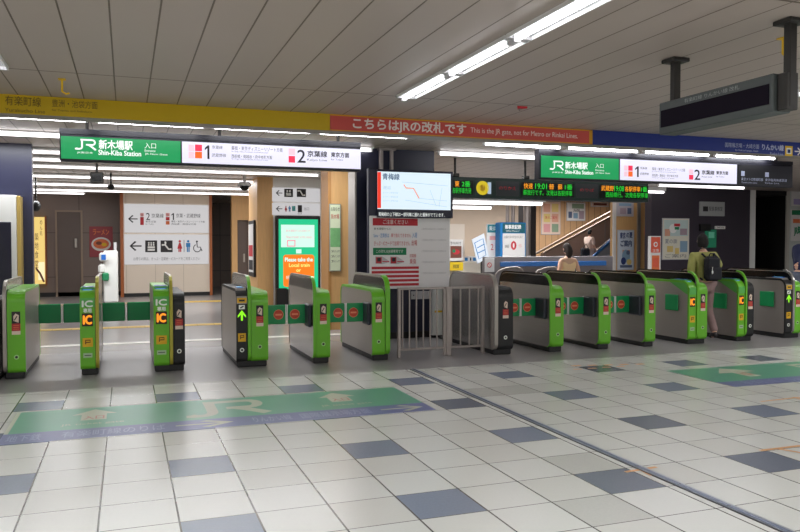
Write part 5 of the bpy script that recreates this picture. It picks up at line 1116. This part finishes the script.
def person(name, label, loc, yaw, J, SKN, outfit, hair, sc=1.0, headyaw=0.0, headpitch=0.0, group=None):
    """J: joints in local metres (x right, y forward, z up). outfit: dict of garments."""
    Rz = Matrix.Rotation(yaw, 3, 'Z'); L = Vector(loc)
    W = {k: tuple(L + Rz @ (Vector(v) * sc)) for k, v in J.items()}
    o_ = lambda k, dx=0, dy=0, dz=0: tuple(L + Rz @ ((Vector(J[k]) + Vector((dx, dy, dz))) * sc))
    body = MB(); LIP = mat('lips', (176, 104, 96), .5); EY = mat('eye_dark', (30, 22, 20), .3)
    names = ['pelvis', 'waist', 'chest', 'neckb', 'neck', 'lsh', 'lel', 'lwr', 'rsh', 'rel', 'rwr', 'lhip', 'lkn', 'lan', 'ltoe', 'rhip', 'rkn', 'ran', 'rtoe']
    E_ = [('pelvis', 'waist'), ('waist', 'chest'), ('chest', 'neckb'), ('neckb', 'neck'), ('chest', 'lsh'), ('lsh', 'lel'), ('lel', 'lwr'), ('chest', 'rsh'), ('rsh', 'rel'), ('rel', 'rwr'), ('pelvis', 'lhip'), ('lhip', 'lkn'), ('lkn', 'lan'), ('lan', 'ltoe'), ('pelvis', 'rhip'), ('rhip', 'rkn'), ('rkn', 'ran'), ('ran', 'rtoe')]
    rad = dict(pelvis=(.13, .1), waist=(.118, .088), chest=(.14, .1), neckb=(.062, .058), neck=.05, lsh=.056, lel=.042, lwr=.028, rsh=.056, rel=.042, rwr=.028, lhip=.085, lkn=.056, lan=.038, ltoe=.034, rhip=.085, rkn=.056, ran=.038, rtoe=.034)
    def sk(nm, grow, over={}):
        ids = {n: i for i, n in enumerate(nm)}
        R_ = []
        for n in nm:
            r = over.get(n, rad[n]); R_.append(tuple((q + grow) * sc for q in r) if isinstance(r, tuple) else (r + grow) * sc)
        return skin([W[n] for n in nm], [(ids[a], ids[b]) for a, b in E_ if a in ids and b in ids], R_, 2)
    body.mesh(sk(names, 0), SKN)
    hc = o_('neck', 0, .02, .115); 
    head_geo(body, hc, yaw + headyaw, headpitch, sc, SKN, LIP, EY)
    for s, a, b in ((1, 'lwr', 'lel'), (-1, 'rwr', 'rel')):
        hand_geo(body, W[a], W[b], s, SKN, .4, tuple(Rz @ Vector((s * 1.0, .2, 0))) if False else tuple(Rz @ Vector((s, .25, -.1))))
    root = body.build(name, None, loc); tag(root, label, 'person', group)
    hair_geo('hair', root, hc, yaw + headyaw, headpitch, sc, hair[0], hair[1], hair[2])
    for nm, parts, grow, m, over in outfit:
        g = MB(); g.mesh(sk(parts, grow, over), m); g.build(nm, root)
    return root, W, o_
ARM = ['lsh', 'lel', 'lwr', 'rsh', 'rel', 'rwr']; LEG = ['lhip', 'lkn', 'lan', 'rhip', 'rkn', 'ran']
def cloth(name, c, n=.1): return mat(name, c, .85, noise=n, nscale=14)
SKIN1 = mat('skin_light', (222, 176, 150), .55, noise=.04, nscale=12); HAIRK = mat('hair_black', (22, 17, 17), .8, noise=.2, nscale=40, stretch=(6, 6, 1))
def shoes(root, W, m, pairs=(('lan', 'ltoe'), ('ran', 'rtoe'))):
    for a, t in pairs:
        A, T = Vector(W[a]), Vector(W[t]); d = (T - A); d.z = 0; d.normalize(); z = min(A.z, T.z)
        g = MB(); g.mesh(skin([tuple(A - d * .05 + Vector((0, 0, -.025))), tuple(A + d * .06 + Vector((0, 0, -.035))), tuple(T + d * .03 + Vector((0, 0, -.004)))], [(0, 1), (1, 2)], [(.046, .046), (.048, .04), (.042, .03)], 2), m); g.build('shoe', root)
# 1. person with backpack walking away through the open lane
J = dict(pelvis=(0, 0, .9), waist=(0, .01, 1.06), chest=(0, .02, 1.27), neckb=(0, .03, 1.42), neck=(0, .04, 1.49), lsh=(-.185, .02, 1.36), lel=(-.235, -.02, 1.1), lwr=(-.19, .1, .9), rsh=(.185, .03, 1.36), rel=(.33, .1, 1.17), rwr=(.2, .22, 1.34),
         lhip=(-.09, 0, .86), lkn=(-.095, .12, .5), lan=(-.095, .1, .085), ltoe=(-.1, .24, .04), rhip=(.09, 0, .86), rkn=(.09, .02, .49), ran=(.09, -.2, .13), rtoe=(.09, -.1, .045))
PXM = 8.38
root, W, o_ = person('person', 'person in an olive jacket with a black backpack walking through the open gate lane', (PXM, 9.3, 0), -.25, J, SKIN1,
    [('jacket', ['pelvis', 'waist', 'chest', 'neckb'] + ARM, .022, cloth('olive_jacket', (172, 170, 100)), dict(neckb=.058, pelvis=(.125, .1))),
     ('trousers', ['pelvis'] + LEG, .016, cloth('mauve_trousers', (150, 124, 122)), dict(pelvis=(.12, .095), lan=.05, ran=.05))], (HAIRK, .075, 'bob'), .945, -.3)
shoes(root, W, mat('shoe_dark', (48, 42, 44), .5))
bpb = o_('chest', .035, -.2, -.1)
t = thing('backpack', (bpb[0], bpb[1], bpb[2] - .22), 'black backpack with a pale keyring worn by the person in olive', 'backpack')
Rz = Matrix.Rotation(-.25, 3, 'Z')
def loc_box(mb, x0, x1, y0, y1, z0, z1, m, bev):
    q = MB(); q.box(x0, x1, y0, y1, z0, z1, m, bev); mb.add([tuple(Vector(bpb) + Rz @ (Vector(v) * .9)) for v in q.v], q.f, m)
BAG = cloth('backpack_black', (30, 30, 38), .15)
b = MB(); loc_box(b, -.135, .135, -.08, .065, -.22, .2, BAG, .05); b.build('main_pocket', t)
b = MB(); loc_box(b, -.125, .125, -.125, -.07, -.2, .02, BAG, .03); b.build('front_pocket', t)
b = MB(); b.tube([tuple(Vector(bpb) + Rz @ (Vector(v) * .9)) for v in ((-.04, .02, .2), (-.03, .0, .245), (.03, .0, .245), (.04, .02, .2))], .01, BAG, 8); b.build('handle', t)
for s in (-1, 1):
    b = MB(); b.tube([tuple(Vector(bpb) + Rz @ (Vector(v) * .9)) for v in ((s * .1, .04, .19), (s * .105, .12, .235), (s * .11, .24, .2), (s * .125, .335, .06), (s * .14, .3, -.1), (s * .13, .07, -.2))], .016, BAG, 8); b.build('strap', t)
b = MB(); b.ball(tuple(Vector(bpb) + Rz @ Vector((-.06, -.135, -.06))), (.014, .01, .03), W_INK, 8, 6); b.tube([tuple(Vector(bpb) + Rz @ Vector((-.06, -.13, -.03))), tuple(Vector(bpb) + Rz @ Vector((-.05, -.12, .02)))], .004, W_INK, 6); b.build('keyring', t)
ph = Vector(W['rwr']) + Vector((-.02, .085, .07)); t = thing('phone', tuple(ph), 'dark phone held up in the right hand of the person in olive', 'phone'); b = MB(); b.box(ph.x - .035, ph.x + .035, ph.y - .005, ph.y + .005, ph.z - .07, ph.z + .07, BLACK, .004); b.build('case', t); b = MB(); b.box(ph.x - .03, ph.x + .03, ph.y + .005, ph.y + .006, ph.z - .06, ph.z + .06, DSPF); b.build('screen', t)
# 2. woman seen from behind in a pale top, beyond the gates
JS = dict(pelvis=(0, 0, .88), waist=(0, 0, 1.04), chest=(0, .0, 1.22), neckb=(0, .01, 1.36), neck=(0, .03, 1.42), lsh=(-.17, 0, 1.31), lel=(-.24, -.04, 1.06), lwr=(-.23, .08, .86), rsh=(.17, 0, 1.31), rel=(.24, -.04, 1.06), rwr=(.23, .08, .86),
          lhip=(-.09, 0, .84), lkn=(-.09, .06, .48), lan=(-.09, .02, .085), ltoe=(-.095, .15, .04), rhip=(.09, 0, .84), rkn=(.09, .04, .48), ran=(.09, -.1, .1), rtoe=(.09, .03, .042))
wp = at(568, 262, 12.2)
root, W, o_ = person('person', 'person with dark hair in a cream top, seen from behind beyond the gates', (wp[0], 12.2, 0), 0.0, JS, SKIN1,
    [('top', ['pelvis', 'waist', 'chest', 'neckb', 'lsh', 'rsh'], .018, cloth('cream_top', (244, 208, 164), .04), dict(lsh=.05, rsh=.05)),
     ('trousers', ['pelvis'] + LEG, .016, cloth('black_trousers', (40, 38, 44)), dict(pelvis=(.12, .095), lan=.05, ran=.05))], (mat('hair_brown', (40, 28, 24), .8, noise=.2, nscale=40), .085, 'long'), .9, 0, -.1)
shoes(root, W, MATS['shoe_dark'])
# 3. person going up the escalator, seen from the side
ep = at(589, 262, YA + .7); zf = PZ(589, 258, YA + .7)
x_ = ep[0]; i = 1 if x_ < pr[2][0] else 2; zst = pr[i][1] + (pr[i + 1][1] - pr[i][1]) * (x_ - pr[i][0]) / (pr[i + 1][0] - pr[i][0]) - .12
SCALE3 = (PZ(589, 229.5, YA + .7) - zst) / 1.66; print('S3', SCALE3, zst)
J3 = dict(JS); J3.update(lel=(-.2, .05, 1.06), lwr=(-.17, .25, 1.0), rel=(.22, .02, 1.06), rwr=(.2, .16, .92), lkn=(-.09, .16, .52), lan=(-.09, .1, .085), ltoe=(-.09, .23, .04))
root, W, o_ = person('person', 'person in pale clothes standing on the rising escalator, seen from the side', (ep[0], YA + .7, zst), -math.pi / 2 + .25, J3, SKIN1,
    [('dress', ['pelvis', 'waist', 'chest', 'neckb', 'lsh', 'lel', 'rsh', 'rel'], .03, cloth('pale_beige_dress', (212, 186, 172), .06), dict(pelvis=(.15, .13))),
     ('trousers', ['pelvis'] + LEG, .02, cloth('pale_trousers', (196, 172, 160), .06), dict(pelvis=(.13, .11), lan=.055, ran=.055))], (HAIRK, .07, 'short'), SCALE3)
shoes(root, W, MATS['shoe_dark'])
bg = Vector(W['rwr']) + Vector((-.4, -.05, -.14)); t = thing('shoulder_bag', tuple(bg - Vector((0, 0, .15))), 'dark bag hanging at the side of the person on the escalator', 'bag')
b = MB(); b.box(bg.x - .15, bg.x + .13, bg.y - .07, bg.y + .07, bg.z - .15, bg.z + .16, BAG, .04); b.build('bag_body', t); b = MB(); b.tube([(bg.x - .08, bg.y, bg.z + .15), (bg.x + .02, bg.y, bg.z + .3), (bg.x + .1, bg.y, bg.z + .15)], .012, BAG, 8); b.build('handle', t)
# 4. person in navy at the right picture edge, reaching to the gate
J4 = dict(pelvis=(0, 0, .92), waist=(0, .02, 1.08), chest=(0, .05, 1.29), neckb=(0, .08, 1.44), neck=(0, .11, 1.51), lsh=(-.19, .06, 1.38), lel=(-.25, .1, 1.13), lwr=(-.2, .26, 1.0), rsh=(.19, .06, 1.36), rel=(.34, .2, 1.17), rwr=(.52, .3, 1.1),
          lhip=(-.09, 0, .88), lkn=(-.1, .08, .5), lan=(-.1, .0, .085), ltoe=(-.105, .14, .04), rhip=(.09, 0, .88), rkn=(.1, .1, .5), ran=(.1, .06, .085), rtoe=(.105, .2, .04))
root, W, o_ = person('person', 'person in a navy jacket and jeans reaching to the last gate at the right edge', (11.13, 10.0, 0), math.pi + .1, J4, SKIN1,
    [('jacket', ['pelvis', 'waist', 'chest', 'neckb'] + ARM, .026, cloth('navy_jacket', (38, 44, 78)), dict(neckb=.058, pelvis=(.13, .105))),
     ('jeans', ['pelvis'] + LEG, .018, cloth('grey_jeans', (96, 102, 120)), dict(pelvis=(.12, .095), lan=.05, ran=.05))], (HAIRK, .07, 'short'), 1.02, 0, -.2)
shoes(root, W, MATS['shoe_dark'])
# ------------------------------------------------------------------ camera, world
cam = bpy.data.cameras.new('camera'); co = bpy.data.objects.new('camera', cam); COL.objects.link(co)
cam.sensor_width = 36.0; cam.lens = F / 800 * 36.0; cam.clip_start = 0.05
co.location = (0, 0, EYE); co.rotation_euler = (math.pi / 2 + PITCH, 0, -YAW); SC.camera = co
wd = bpy.data.worlds.new('world'); SC.world = wd; wd.use_nodes = True
wd.node_tree.nodes['Background'].inputs[0].default_value = (.5, .5, .52, 1); wd.node_tree.nodes['Background'].inputs[1].default_value = 0.35
SC.view_settings.view_transform = 'Standard'; SC.view_settings.look = 'None'; SC.view_settings.exposure = 0.0
